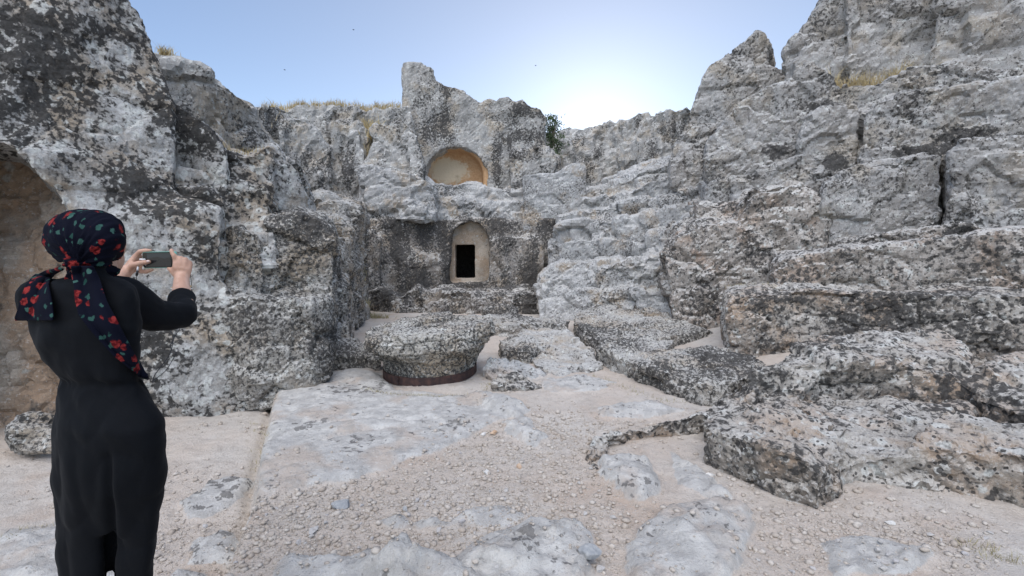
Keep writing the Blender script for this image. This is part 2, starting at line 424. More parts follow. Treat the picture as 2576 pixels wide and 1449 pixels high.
PATCHES = [  # pixel outline of each bedrock patch in the floor, height, roughness
    (gpoly([(1500, 1165), (1560, 1150), (1640, 1170), (1660, 1230), (1640, 1280), (1570, 1260), (1510, 1205)]), .07, .02),
    (gpoly([(1600, 1320), (1690, 1270), (1850, 1262), (1905, 1290), (1900, 1350), (1850, 1449), (1800, 1500), (1600, 1500), (1560, 1400)]), .06, .02),
    (gpoly([(1140, 1400), (1210, 1360), (1330, 1345), (1450, 1325), (1500, 1350), (1480, 1449), (1440, 1560), (1100, 1560), (900, 1470), (1000, 1430)]), .08, .03),
    (gpoly([(960, 1320), (1010, 1300), (1040, 1320), (1120, 1310), (1180, 1300), (1150, 1340), (1080, 1350), (980, 1345)]), .05, .02),
    (gpoly([(720, 1400), (800, 1405), (950, 1410), (1060, 1430), (1060, 1540), (650, 1560), (690, 1440)]), .05, .02),
    (gpoly([(1180, 1000), (1290, 1005), (1345, 1035), (1300, 1055), (1220, 1035)]), .05, .02),
    (gpoly([(1250, 1060), (1330, 1062), (1380, 1100), (1340, 1120), (1260, 1090)]), .04, .02),
    (gpoly([(1500, 1030), (1640, 1010), (1740, 1040), (1620, 1060), (1510, 1050)]), .04, .02),
    (gpoly([(1340, 960), (1470, 950), (1560, 960), (1500, 990), (1380, 995)]), .03, .015),
    (gpoly([(450, 1200), (560, 1150), (640, 1150), (600, 1200), (520, 1240), (470, 1235)]), .04, .015),
    (gpoly([(150, 1150), (260, 1130), (420, 1110), (440, 1150), (300, 1200), (160, 1210)]), .03, .015),
    (gpoly([(440, 1290), (560, 1270), (640, 1300), (600, 1350), (480, 1345)]), .03, .02),
    (gpoly([(0, 1270), (140, 1250), (330, 1300), (300, 1400), (100, 1420), (-100, 1380)]), .04, .02),
    (gpoly([(1680, 1130), (1760, 1180), (1850, 1250), (1800, 1262), (1720, 1220)]), .03, .02),
    (gpoly([(2050, 1360), (2200, 1340), (2330, 1380), (2300, 1449), (2100, 1460)]), .03, .02),
    (gpoly([(1150, 1290), (1260, 1270), (1330, 1300), (1270, 1330), (1180, 1325)]), .03, .02),
    (gpoly([(880, 930), (960, 925), (980, 985), (900, 975), (840, 955)]), .02, .01),
    (gpoly([(430, 1370), (520, 1370), (560, 1400), (480, 1440), (430, 1420)]), .03, .015),
]
CRACK = [tuple(G(u, v)[:2]) for u, v in [(806, 1112), (912, 1090), (1060, 1080), (1184, 1069)]]
STEP2 = [tuple(G(u, v)[:2]) for u, v in [(820, 1075), (930, 1060), (1010, 1068), (1100, 1062)]]
def ldist(x, y, line):
    d = np.full(x.shape, 1e9)
    for (ax, ay), (bx, by) in zip(line, line[1:]):
        ex, ey = bx - ax, by - ay
        t = np.clip(((x - ax) * ex + (y - ay) * ey) / (ex * ex + ey * ey), 0, 1)
        d = np.minimum(d, np.hypot(x - ax - t * ex, y - ay - t * ey))
    return d
def ground_z(x, y):
    p = np.stack([x, y, 0 * x], 1)
    wob = .05 * fbm(p * 2.2, 3, 91) + .02 * fbm(p * 9, 2, 92)
    near = np.exp(-((np.hypot(x, y) / 25) ** 4))
    z = .035 * fbm(p * .6, 3, 50) * near + .018 * fbm(p * 2.6, 5, 55) + .0095 * fbm(p * 13, 4, 56, .62)
    # left lane lies lower
    lane = pdist(x, y, gpoly([(700, 965), (673, 1066), (656, 1133), (640, 1262), (560, 1449), (450, 2200), (-3000, 2200), (-3000, 960), (300, 960)]))
    z = z - .19 * sstep(-.02, .05, lane + wob * .4) - .05 * np.exp(-((lane + wob * .4 - .05) / .035) ** 2) * sstep(1.9, 2.8, y + .3 * (x + 1))
    # right side rises
    rise = sstep(1.2, 3.2, x - .12 * y) * sstep(3.9, 5.8, y)
    z = z + .30 * rise
    rk = np.zeros_like(x)
    s = pdist(x, y, SLAB) + wob
    fade = sstep(.0, .5, s)
    z = z + .035 * sstep(-.02, .05, s) + .02 * fade + .010 * fbm(p * 7, 3, 57) * sstep(0, .1, s)
    rk = np.maximum(rk, sstep(-.03, .04, s))
    cw = ldist(x, y, CRACK)
    z = z - .035 * np.exp(-(cw / .03) ** 2) - .02 * sstep(.0, .15, np.where(s > 0, .15 - ldist(x, y, STEP2), 0)) * 0
    z = z - .025 * np.exp(-(ldist(x, y, STEP2) / .025) ** 2)
    for poly, h, r in PATCHES:
        s = pdist(x, y, poly) + wob * 1.3
        k = sstep(-.02, .06, s)
        z = z + k * (h * 1.1 + h * .7 * sstep(.0, .35, s) + r * 2.2 * billow(p * 5, 5, 70, .6) + r * .8 * cells(p * np.array([6, 9, 1]) + .3, 71)[0])
        rk = np.maximum(rk, sstep(-.01, .03, s))
    return z, rk
def axis(segs):
    out = []
    for a, b, st in segs:
        n = max(1, int(round((b - a) / st))); out += list(a + (b - a) * np.arange(n) / n)
    out.append(segs[-1][1]); return np.array(out)
gx = axis([(-400, -40, 60), (-40, -8, 4), (-8, -4.5, .25), (-4.5, 4.6, .026), (4.6, 8, .2), (8, 40, 4), (40, 400, 60)])
gy = axis([(-60, -6, 6), (-6, .4, .3), (.4, 1.6, .06), (1.6, 4.5, .02), (4.5, 7.5, .03), (7.5, 13, .07), (13, 22, .5), (22, 60, 5), (60, 600, 90)])
XX, YY = np.meshgrid(gx, gy)
zz, rk = ground_z(XX.ravel(), YY.ravel())
nx, ny = len(gx), len(gy)
idx = np.arange(nx * ny).reshape(ny, nx)
quads = np.stack([idx[:-1, :-1], idx[:-1, 1:], idx[1:, 1:], idx[1:, :-1]], -1).reshape(-1, 4)
gme = bpy.data.meshes.new('ground')
gme.vertices.add(nx * ny); gme.vertices.foreach_set('co', np.stack([XX.ravel(), YY.ravel(), zz], 1).astype(np.float32).ravel())
gme.loops.add(quads.size); gme.loops.foreach_set('vertex_index', quads.ravel().astype(np.int32))
gme.polygons.add(len(quads)); gme.polygons.foreach_set('loop_start', (np.arange(len(quads)) * 4).astype(np.int32))
gme.update(calc_edges=True)
at = gme.attributes.new('bedrock', 'FLOAT', 'POINT'); at.data.foreach_set('value', rk.astype(np.float32))
def ground_mat():
    t = NT('dusty_limestone_floor')
    rkf = t.attr('bedrock')
    big = t.noise(.7, 4, .55); mid = t.noise(3.2, 5, .6); fine = t.noise(45, 5, .7)
    dust = t.mix(t.step(big, .38, .62), (.585, .505, .43), (.59, .545, .49))
    dust = t.mix(t.math('MULTIPLY', t.step(mid, .48, .70), .5), dust, (.46, .42, .38))
    dust = t.mix(t.math('MULTIPLY', t.step(t.noise(1.1, 3, .6, seed=8), .56, .72), .5), dust, (.46, .33, .24))
    cell = t.vor(55, warp=.01); cell2 = t.vor(28, warp=.02)
    peb = t.step(t.math('SUBTRACT', .34, cell), 0, .1)
    dust = t.mix(t.math('MULTIPLY', peb, .35), dust, (.62, .59, .55))
    dust = t.mix(t.math('MULTIPLY', t.step(fine, .56, .70), .5), dust, (.28, .24, .205))
    dust = t.mix(t.math('MULTIPLY', t.step(t.noise(11, 7, .75, seed=41), .50, .64), .45), dust, (.40, .35, .30))
    dust = t.mix(t.math('MULTIPLY', t.step(t.noise(62, 4, .7, seed=45), .58, .64), .6), dust, (.66, .62, .57))
    big_p = t.step(t.math('SUBTRACT', .30, t.vor(30, warp=.015)), 0, .12)
    dust = t.mix(t.math('MULTIPLY', big_p, t.math('MULTIPLY', .5, t.step(mid, .42, .6))), dust, (.60, .54, .47))
    stone = t.mix(t.step(t.noise(6, 5, .65, seed=3), .38, .64), (.48, .465, .44), (.63, .61, .57))
    stone = t.mix(t.math('MULTIPLY', t.step(t.noise(1.9, 4, .6, seed=6), .50, .64), .8), stone, (.52, .44, .37))
    stone = t.mix(t.math('MULTIPLY', t.step(t.noise(22, 4, .6, seed=13), .60, .68), .45), stone, (.20, .195, .19))
    stone = t.mix(t.math('MULTIPLY', t.step(t.noise(30, 4, .7, seed=17), .56, .66), .4), stone, (.68, .68, .66))
    lv = t.math('ADD', t.noise(17, 4, .55, seed=23), t.math('MULTIPLY', t.math('SUBTRACT', t.noise(1.6, 3, .6, seed=27), .5), .9))
    stone = t.mix(t.math('MULTIPLY', t.step(lv, .66, .71), .7), stone, (.085, .08, .075))
    stone = t.mix(t.math('MULTIPLY', t.step(t.noise(7, 6, .7, seed=33), .48, .60), .40), stone, (.32, .305, .285))
    rf = t.step(t.math('ADD', rkf, t.math('MULTIPLY', t.math('SUBTRACT', t.noise(5, 5, .65, seed=9), .5), 1.3)), .35, .75)
    col = t.mix(rf, dust, stone)
    h = t.math('ADD', t.math('ADD', t.noise(30, 7, .75), t.math('MULTIPLY', big_p, .25)), t.math('MULTIPLY', peb, t.math('MULTIPLY', t.math('SUBTRACT', 1.0, rf), .35)))
    n = t.bump(h, .6, .026); n = t.bump(t.noise(120, 3, .7), .5, .006, n)
    return t.done(col, .95, n, .1)
M['ground'] = ground_mat()
ground = obj('ground', gme, M['ground']); tag(ground, kind='structure')

# ------------------------------------------------------------------ cliffs and terraces
exec_parts = []
# 1 near left cliff with the arched recess cut in its foot
g = Geo()
g.poly([(-420, -260, 3.9), (200, -240, 4.9), (318, -70, 5.1), (326, 0, 5.15), (352, 25, 5.2), (370, 60, 5.25), (378, 100, 5.3), (384, 135, 5.3), (400, 175, 5.3), (425, 240, 5.3),
        (438, 280, 5.25), (440, 400, 5.2), (442, 480, 5.1), (560, 520, 5.1), (560, 700, 5.05), (600, 760, 5.0), (620, 1060, 4.95), (300, 1100, 4.6), (170, 1150, 4.35), (165, 900, 4.3), (190, 700, 4.35),
        (180, 560, 4.4), (130, 480, 4.35), (100, 440, 4.3), (70, 395, 4.25), (30, 368, 4.2), (-20, 362, 4.15), (-80, 400, 4.1), (-160, 560, 4.0), (-180, 1200, 3.9), (-420, 1250, 3.7)], back=2.4)
g.poly([(360, 225, 5.35), (430, 265, 5.45), (500, 300, 5.5), (545, 345, 5.55), (565, 380, 5.6), (575, 560, 5.6), (420, 560, 5.5), (360, 400, 5.5)], back=1.8)
rock('rock_cliff', g, .032, 'left', 'tall near left cliff crusted with black lichen, beside the woman, arched recess at its foot', 'cliff', smooth=2,
     amp=.10, f0=.8, lump=.02, lf=3.2, strata=.0, seed=1, fine=.008, facet=.03, ff=1.2)
g = Geo()
g.poly([(-400, 250, 4.65), (60, 300, 4.9), (150, 420, 4.95), (240, 520, 4.85), (240, 1120, 4.7), (-400, 1220, 4.2)], back=1.0)
g.poly([(-400, 800, 4.35), (20, 830, 4.75), (60, 900, 4.8), (110, 990, 4.8), (120, 1120, 4.6), (-400, 1240, 3.9)], back=1.0)
rock('rock_recess', g, .035, 'cave', 'brown smoothed inner wall of the arched recess at the far left edge', 'rock wall', amp=.12, f0=.9, lump=.02, lf=2.5, flute=.06, seed=4, fine=.004)
# 2 left stepped ledges
g = Geo()
g.ledge([(430, 420, 5.3), (510, 425, 5.5), (565, 450, 5.6), (625, 450, 5.7), (678, 465, 5.75)], zb=.3, back=1.4, rise=.3)
g.ledge([(440, 468, 5.2), (500, 476, 5.25), (555, 495, 5.3), (562, 520, 5.3)], zb=.2, back=1.0, rise=.25)
g.ledge([(500, 300, 5.9), (545, 345, 5.9), (560, 372, 5.9), (620, 388, 6.0), (675, 360, 6.2), (692, 372, 6.3)], zb=.5, back=1.6, rise=.3)
g.ledge([(690, 372, 6.4), (720, 395, 6.5), (750, 430, 6.6), (770, 480, 6.7), (776, 545, 6.7)], zb=.5, back=1.5, rise=.2)
g.ledge([(560, 560, 5.4), (640, 556, 5.5), (690, 545, 5.6)], zb=.2, back=1.2, rise=.4)
rock('rock_ledge', g, .032, 'left', 'left stepped ledges climbing beside the tall cliff, streaked white and black', 'rock ledge', smooth=1, amp=.09, f0=1.3, lump=.03, lf=4, seed=6, strata=.02)
g = Geo()
g.ledge([(640, 600, 5.5), (690, 545, 5.6), (740, 537, 5.7), (800, 556, 5.8), (828, 590, 5.8), (842, 640, 5.8)], zb=0, back=1.8, rise=.2)
g.ledge([(560, 575, 5.35), (600, 572, 5.3), (650, 590, 5.4), (660, 620, 5.4)], zb=.0, back=1.2, rise=.2)
g.ledge([(842, 700, 6.4), (868, 720, 6.4), (880, 760, 6.4)], zb=0, back=1.2, rise=.1)
rock('rock_buttress', g, .03, 'salt', 'rounded speckled buttress of rock behind the square bench block, left of centre', 'rock buttress', amp=.07, f0=1.6, lump=.03, lf=5, seed=8)
g = Geo()
g.ledge([(440, 880, 4.95), (470, 760, 5.0), (610, 745, 4.95), (690, 748, 5.0), (780, 752, 5.1), (822, 750, 5.3), (838, 752, 5.5)], zb=-.15, back=1.0, rise=.03, batter=.06)
rock('carved_block', g, .024, 'salt', 'square carved bench block densely speckled black, between the woman and the round stone', 'rock block', amp=.05, f0=1.8, lump=.02, lf=6, seed=9)
# ledges on the left between bench block and back wall
g = Geo()
g.ledge([(776, 500, 8.4), (800, 492, 8.5), (850, 502, 8.7), (890, 515, 9.0), (905, 520, 9.0)], zb=0, back=2.0, rise=.3)
g.ledge([(775, 545, 7.6), (812, 548, 7.8), (870, 556, 8.0), (885, 570, 8.2)], zb=0, back=1.6, rise=.2)
g.ledge([(830, 600, 7.2), (860, 590, 7.4), (880, 600, 7.6), (886, 620, 7.8)], zb=0, back=1.5, rise=.1)
g.ledge([(880, 560, 8.8), (905, 530, 9.0), (914, 560, 9.4)], zb=0, back=1.8, rise=.1)
rock('rock_ledge', g, .045, 'salt', 'narrow dark ledges stacked between the speckled buttress and the tomb wall', 'rock ledge', amp=.09, f0=1.3, lump=.035, lf=4, seed=10, flute=.06)
# far left wall above the steps
g = Geo()
g.poly([(330, 120, 8.0), (395, 140, 8.0), (412, 150, 8.0), (425, 148, 8.1), (440, 152, 8.1), (500, 156, 8.3), (526, 175, 8.4), (532, 196, 8.4), (560, 208, 8.6), (595, 222, 8.8), (625, 240, 9.0), (645, 258, 9.2), (655, 300, 9.4),
        (700, 400, 9.6), (790, 560, 9.6), (790, 800, 9.6), (330, 800, 8.0)], back=3.5)
rock('rock_wall', g, .06, 'back', 'pale upper wall behind the left ledges, falling in steps to the right', 'rock wall', amp=.10, f0=.9, lump=.03, lf=3, seed=12, flute=.03,
     cut=[Geo().poly([(588, 289, 7.0), (610, 293, 7.0), (652, 308, 7.0), (655, 345, 7.0), (600, 350, 7.0), (588, 345, 7.0)], back=2.35)])
# back-left wall
g = Geo()
g.poly([(600, 255, 13), (650, 262, 13.2), (690, 258, 13.6), (720, 272, 14), (772, 263, 14.3), (838, 257, 14.5), (873, 259, 14.6), (917, 274, 14.8), (948, 276, 15), (984, 268, 15), (1030, 272, 15.2), (1060, 480, 15.0), (1060, 760, 15.2), (600, 760, 13)], back=4)
g.ledge([(700, 300, 13.2), (760, 292, 13.5), (800, 330, 13.6), (830, 380, 13.6)], zb=0, back=2, rise=.1)
g.ledge([(835, 300, 13.9), (900, 306, 14.0), (925, 330, 14.1), (940, 420, 14.1)], zb=0, back=1.5, rise=.2)
g.ledge([(870, 400, 13.6), (905, 330, 13.6), (914, 420, 13.5)], zb=0, back=1.5)
rock('rock_wall', g, .075, 'back', 'high back-left quarry wall with dry grass along its rim, left of the tower', 'rock wall', smooth=1, amp=.13, f0=.7, lump=.03, lf=2.4, seed=14, flute=.16)
g = Geo()
g.poly([(935, 330, 13.4), (944, 308, 13.4), (970, 306, 13.4), (988, 297, 13.4), (1010, 295, 13.4), (1032, 311, 13.3), (1045, 346, 13.2), (1058, 386, 13.2), (1064, 440, 13.1), (1064, 600, 13.1), (925, 600, 13.4), (915, 420, 13.4)], back=2.2)
rock('rock_outcrop', g, .06, 'back', 'pointed cracked outcrop leaning against the left foot of the tower', 'rock outcrop', amp=.13, f0=1.2, lump=.05, lf=3, seed=16,
     cut=[Geo().poly([(1018, 395, 12.5), (1026, 395, 12.5), (1026, 428, 12.5), (1016, 428, 12.5)], back=1.3)])
# tower wall with the upper arched niche
g = Geo()
g.poly([(1012, 154, 15.6), (1030, 152, 15.6), (1062, 158, 15.6), (1091, 172, 15.6), (1094, 198, 15.6), (1120, 214, 15.7), (1150, 220, 15.7), (1172, 230, 15.7), (1196, 246, 15.7), (1212, 260, 15.8), (1216, 244, 15.8), (1240, 243, 15.8), (1247, 258, 15.8),
        (1254, 246, 15.8), (1272, 242, 15.8), (1292, 258, 15.9), (1303, 250, 15.9), (1314, 248, 15.9), (1326, 262, 15.9), (1362, 272, 15.9), (1371, 290, 16), (1373, 372, 16), (1390, 480, 16), (1390, 620, 16), (1030, 620, 15.4), (1022, 420, 15.5), (1010, 300, 15.6)], back=2.0)
def arch(uc, vc, ru, rv, vb, Y, back, grow=0):
    pts = [(uc - ru - grow, vb + grow, Y)]
    for k in range(13):
        a = math.pi - math.pi * k / 12
        pts.append((uc + (ru + grow) * math.cos(a), vc - (rv + grow) * math.sin(a), Y))
    pts.append((uc + ru + grow, vb + grow, Y)); g = Geo().poly(pts, back)
    n = len(g.v) // 2
    for i in range(n):      # a straight bore: starts in front of the face, ends behind it
        x, y, z = g.v[i]; g.v[i] = (x, y - 1.2, z); g.v[i + n] = (x, y + back, z)
    return g
rock('rock_tower', g, .055, 'back', 'tall rock tower wall with the round-headed ochre niche, stepping down to the right', 'rock tower', amp=.07, f0=1.0, lump=.02, lf=3.0, seed=18, flute=.04, facet=.035,
     cut=[arch(1146, 440, 78, 75, 500, 15.55, 1.5)])
tower = bpy.data.objects['rock_tower']
def niche_mat():
    t = NT('ochre_niche_plaster')
    n1 = t.noise(1.3, 4, .6, seed=4); n2 = t.noise(14, 5, .7)
    c = t.mix(t.step(n2, .35, .65), (.52, .31, .16), (.62, .41, .24))
    # pale flaking heart of the niche
    sx = t.t.nodes.new('ShaderNodeSeparateXYZ'); t.t.links.new(t.pos.outputs['Position'], sx.inputs[0])
    px = P(1138, 430, 16.5)
    dx = t.math('MULTIPLY', t.math('SUBTRACT', sx.outputs[0], px.x - .15), 1.35); dz = t.math('MULTIPLY', t.math('SUBTRACT', sx.outputs[2], px.z), 2.0)
    r = t.math('SQRT', t.math('ADD', t.math('MULTIPLY', dx, dx), t.math('MULTIPLY', dz, dz)))
    m = t.step(t.math('ADD', r, t.math('MULTIPLY', t.math('SUBTRACT', t.noise(5, 4, .7), .5), 1.3)), 1.0, .7)
    c = t.mix(t.math('MULTIPLY', m, .8), c, (.74, .66, .50))
    return t.done(c, .95, t.bump(n2, .6, .05))
M['niche'] = niche_mat()
def niche_shell(uc, vc, ru, rv, vb, Y0, Y1, slant=0.0):
    """half-dome lined recess: ring outline at the face running back to a smaller rear wall"""
    rings = []
    N = 28
    for j, (s, Y) in enumerate([(1.25, Y0), (1.0, Y0 + .02), (.99, Y0 + (Y1 - Y0) * .35), (.97, Y0 + (Y1 - Y0) * .8), (.90, Y1 - .05), (.6, Y1), (.0005, Y1)]):
        base = P(uc, vc, Y0); rr = []
        R = ru / F * Y0; RV = rv / F * Y0; zb = P(uc, vb, Y0).z
        for k in range(N + 1):
            a = math.pi * (1 - k / N)
            rr.append(Vector((base.x + slant * (Y - Y0) + R * s * math.cos(a), Y, base.z + RV * s * math.sin(a))))
        q = [Vector((base.x + slant * (Y - Y0) - R * s, Y, zb))] + rr + [Vector((base.x + slant * (Y - Y0) + R * s, Y, zb))]
        rings.append(q)
    me = bpy.data.meshes.new('x'); n = len(rings[0]); vs = [p for r in rings for p in r]
    fs = [(i * n + j, i * n + j + 1, (i + 1) * n + j + 1, (i + 1) * n + j) for i in range(len(rings) - 1) for j in range(n - 1)]
    me.from_pydata(vs, [], fs)
    return me
def thick(me, th=.04, sub=1):
    return evalmods(me, [('SUBSURF', dict(levels=sub, render_levels=sub)), ('SOLIDIFY', dict(thickness=th, offset=0))])
me = niche_shell(1145, 440, 70, 66, 520, 15.92, 16.55, 0)
obj('niche_lining', thick(me, .05, 2), M['niche'], tower)

# blocks right of the tower
g = Geo()
g.ledge([(1288, 372, 14.8), (1330, 368, 14.8), (1389, 370, 14.9), (1405, 392, 15.0), (1408, 420, 15)], zb=1, back=2.5, rise=.1)
rock('rock_outcrop', g, .06, 'back', 'squared blocks stepping down at the right foot of the tower', 'rock outcrop', amp=.10, f0=1.2, lump=.05, lf=3, seed=19)
g = Geo()
g.ledge([(1316, 440, 13.3), (1360, 436, 13.3), (1400, 434, 13.3)], zb=1, back=1.4, rise=.05, batter=.03)
g.ledge([(1398, 436, 13.3), (1424, 416, 13.25), (1450, 408, 13.2), (1474, 411, 13.2)], zb=1, back=.9, rise=.02, batter=.03)
rock('rock_stub', g, .04, 'slope', 'pale upright rock stub standing clear right of the tower, above the terraces', 'rock outcrop', amp=.05, f0=1.2, lump=.02, lf=3, seed=20, facet=.03)
# back right wall
g = Geo()
g.poly([(1340, 330, 19), (1398, 332, 19), (1409, 320, 19), (1450, 324, 19), (1495, 315, 19), (1521, 303, 18.8), (1565, 299, 18.6), (1594, 302, 18.4), (1603, 282, 18.4), (1618, 280, 18.3), (1632, 290, 18.2), (1656, 272, 18), (1706, 270, 17.6), (1760, 272, 17), (1820, 300, 17),
        (1820, 640, 16.5), (1340, 640, 18.5)], back=4)
g.ledge([(1395, 360, 18.0), (1430, 345, 18.0), (1450, 400, 17.8)], zb=1, back=1.5)
g.ledge([(1560, 360, 17.3), (1620, 350, 17.2), (1660, 345, 17), (1720, 380, 17)], zb=1, back=1.5)
rock('rock_wall', g, .09, 'back', 'distant fluted back wall under the bright sky, between the tower and the spire', 'rock wall', smooth=1, amp=.14, f0=.7, lump=.05, lf=2.2, seed=21, flute=.25,
     cut=[Geo().poly([(1575, 385, 15.5), (1602, 387, 15.5), (1602, 396, 15.5), (1578, 397, 15.5)], back=2.4)])
# sloping rubble terraces from the niche down to the tomb door
g = Geo()
g.ledge([(905, 418, 12.8), (948, 423, 12.7), (1036, 430, 12.7), (1076, 452, 12.9), (1100, 484, 13.0)], zb=2.25, back=2.4, rise=.3, batter=.12)
g.ledge([(1060, 455, 14.2), (1112, 462, 14.4), (1150, 468, 14.6), (1178, 455, 14.6), (1215, 470, 14.6), (1300, 478, 14.4), (1400, 470, 14.2)], zb=.6, back=1.6, rise=.2)
g.ledge([(1090, 505, 13.6), (1160, 500, 13.8), (1240, 510, 13.8), (1330, 505, 13.6), (1440, 490, 13.4), (1500, 478, 13.4)], zb=.6, back=1.6, rise=.25)
g.ledge([(1000, 500, 12.6), (1060, 505, 12.6), (1100, 530, 12.9)], zb=2.2, back=1.5, rise=.2)
rock('rock_slope', g, .06, 'slope', 'pale rubbly slope of worn steps between the upper niche and the tomb doorway', 'rock slope', smooth=0, amp=.08, f0=1.3, lump=.04, lf=3.2, seed=23,
     cut=[Geo().poly([(1060, 575, 13.2), (1280, 575, 13.2), (1280, 740, 13.2), (1060, 740, 13.2)], back=3)])
# tomb facade with the doorway
g = Geo()
g.ledge([(903, 552, 12.5), (960, 550, 12.5), (1000, 550, 12.6), (1050, 556, 12.9), (1090, 552, 13.2), (1138, 550, 13.3), (1180, 546, 13.3), (1240, 548, 13.3), (1300, 552, 13.3), (1350, 552, 13.2), (1400, 548, 13.0)], zb=.3, back=2.2, rise=.3, batter=.1)
g.ledge([(903, 600, 12.1), (935, 575, 12.1), (957, 600, 12.2)], zb=.3, back=1.4, batter=.08)
g.ledge([(1000, 640, 12.5), (1050, 630, 12.6), (1100, 650, 12.9), (1125, 690, 13.0)], zb=.3, back=1.2, batter=.1)
g.ledge([(1230, 600, 13.1), (1290, 596, 13.0), (1350, 594, 12.9), (1372, 640, 12.8)], zb=.3, back=1.2, batter=.05)
facade = rock('tomb_facade', g, .05, 'dark', 'dark-stained rock facade around the arched tomb doorway at the centre back', 'tomb', amp=.06, f0=1.4, lump=.02, lf=3.4, seed=25, flute=.08, facet=.03,
     cut=[arch(1181, 608, 48, 50, 708, 13.25, .5), Geo().poly([(1134, 604, 13.2), (1204, 604, 13.2), (1204, 712, 13.2), (1134, 712, 13.2)], back=3.5)])
M['doorstone'] = rock_mat('tomb_niche_stone', light=(.66, .58, .48), mid=(.54, .46, .37), warm=(.46, .33, .22), black=-0.7, bigk=0.2, spot=10, warm_amt=.4, top=.2, white=-0.4, seed=40)
# recessed wall of the doorway niche with a real opening
fr = Geo(); Yn = 13.62
fw = []
def box(geo, a, b):
    x0, y0, z0 = a; x1, y1, z1 = b
    geo.add([(x0, y0, z0), (x1, y0, z0), (x1, y1, z0), (x0, y1, z0), (x0, y0, z1), (x1, y0, z1), (x1, y1, z1), (x0, y1, z1)],
            [(0, 3, 2, 1), (4, 5, 6, 7), (0, 1, 5, 4), (1, 2, 6, 5), (2, 3, 7, 6), (3, 0, 4, 7)])
A = P(1128, 555, Yn); B = P(1234, 712, Yn); D0 = P(1144, 616, Yn); D1 = P(1194, 700, Yn)
box(fr, (A.x, Yn, B.z - .2), (D0.x, Yn + .35, A.z)); box(fr, (D1.x, Yn, B.z - .2), (B.x, Yn + .35, A.z))
box(fr, (A.x, Yn, D0.z), (B.x, Yn + .35, A.z)); box(fr, (A.x, Yn, B.z - .2), (B.x, Yn + .35, D1.z))
box(fr, (A.x + .05, Yn - .12, B.z - .2), (B.x - .02, Yn + .2, D1.z - .12))
me = voxel(fr, .025, 2); rock_disp(me, amp=.02, f0=2, lump=.012, lf=6, fine=.006, facet=0)
obj('doorway_surround', me, M['doorstone'], facade)
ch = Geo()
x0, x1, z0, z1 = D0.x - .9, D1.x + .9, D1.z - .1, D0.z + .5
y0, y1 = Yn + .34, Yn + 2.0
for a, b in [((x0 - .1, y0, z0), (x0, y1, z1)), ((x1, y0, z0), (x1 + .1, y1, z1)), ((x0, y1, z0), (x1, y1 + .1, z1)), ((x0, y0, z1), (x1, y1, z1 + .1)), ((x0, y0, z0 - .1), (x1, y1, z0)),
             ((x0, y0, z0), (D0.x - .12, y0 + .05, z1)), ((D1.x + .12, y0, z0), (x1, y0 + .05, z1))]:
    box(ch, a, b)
M['dark_chamber'] = plain('chamber_shade_stone', (.045, .04, .036), (.09, .08, .07))  # interior darkness of the chamber painted in as a near-black stone colour
obj('burial_chamber', ch.mesh(), M['dark_chamber'], facade, smooth=False)
# front ledge below the door
g = Geo()
g.ledge([(905, 735, 11.9), (960, 728, 11.7), (1010, 742, 11.4), (1050, 720, 11.6), (1060, 748, 11.3), (1110, 738, 11.3), (1160, 738, 11.3), (1212, 748, 11.1), (1260, 738, 11.2), (1323, 735, 11.2), (1400, 742, 11.0), (1457, 738, 10.9), (1522, 745, 10.8)], zb=-.1, back=3.0, rise=.10, batter=.12)
rock('rock_ledge', g, .045, 'dark', 'long flat-topped ledge running under the tomb doorway with a dark front', 'rock ledge', amp=.07, f0=1.8, lump=.04, lf=4, seed=27)
# right terraces, far to near
g = Geo()
g.ledge([(1470, 484, 13.6), (1520, 470, 13.6), (1565, 452, 13.5), (1630, 425, 13.4), (1700, 398, 13.2), (1790, 352, 12.8), (1850, 330, 12.5)], zb=1, back=3.5, rise=.7, batter=.05)
g.ledge([(1430, 508, 13.0), (1500, 497, 13.0), (1570, 476, 12.8), (1640, 452, 12.6), (1760, 425, 12.2), (1870, 405, 12)], zb=1, back=1.8, rise=.12, batter=.04)
g.ledge([(1400, 545, 12.6), (1480, 528, 12.4), (1560, 508, 12.2), (1640, 498, 11.8), (1760, 470, 11.3), (1880, 450, 11)], zb=.6, back=1.8, rise=.12, batter=.04)
g.ledge([(1385, 590, 12.3), (1400, 570, 12.2), (1440, 556, 12.0), (1520, 548, 11.8), (1600, 545, 11.4), (1700, 520, 10.8), (1800, 500, 10.4), (1880, 490, 10.2)], zb=.4, back=1.5, rise=.10, batter=.04)
g.ledge([(1385, 660, 11.9), (1420, 612, 11.7), (1500, 600, 11.5), (1580, 606, 11.2), (1660, 585, 10.6), (1740, 560, 10)], zb=.3, back=1.5, rise=.10, batter=.04)
rock('rock_terraces', g, .05, 'slope', 'pale worn terraces climbing to the right of the tomb doorway', 'rock terraces', smooth=0, amp=.10, f0=1.1, lump=.03, lf=4.0, seed=29, facet=.11, ff=1.1, fz=1.0)
g = Geo()
g.ledge([(1352, 712, 11.0), (1385, 672, 10.9), (1430, 656, 10.8), (1500, 664, 10.5), (1600, 668, 10.2), (1690, 684, 9.8)], zb=0, back=1.8, rise=.1, batter=.75)
g.ledge([(1375, 738, 10.6), (1440, 722, 10.3), (1520, 728, 9.9), (1600, 722, 9.5), (1690, 742, 9.0)], zb=-.1, back=1.2, rise=.1, batter=.3)
g.ledge([(1500, 672, 10.2), (1560, 664, 10), (1640, 640, 9.8), (1690, 625, 9.6), (1720, 640, 9.4)], zb=0, back=2, rise=.2)
rock('rock_ledge', g, .045, 'slope', 'low rounded pale ledge to the right of the tomb door, above the long ledge', 'rock ledge', amp=.10, f0=1.4, lump=.05, lf=4, seed=31)
g = Geo()
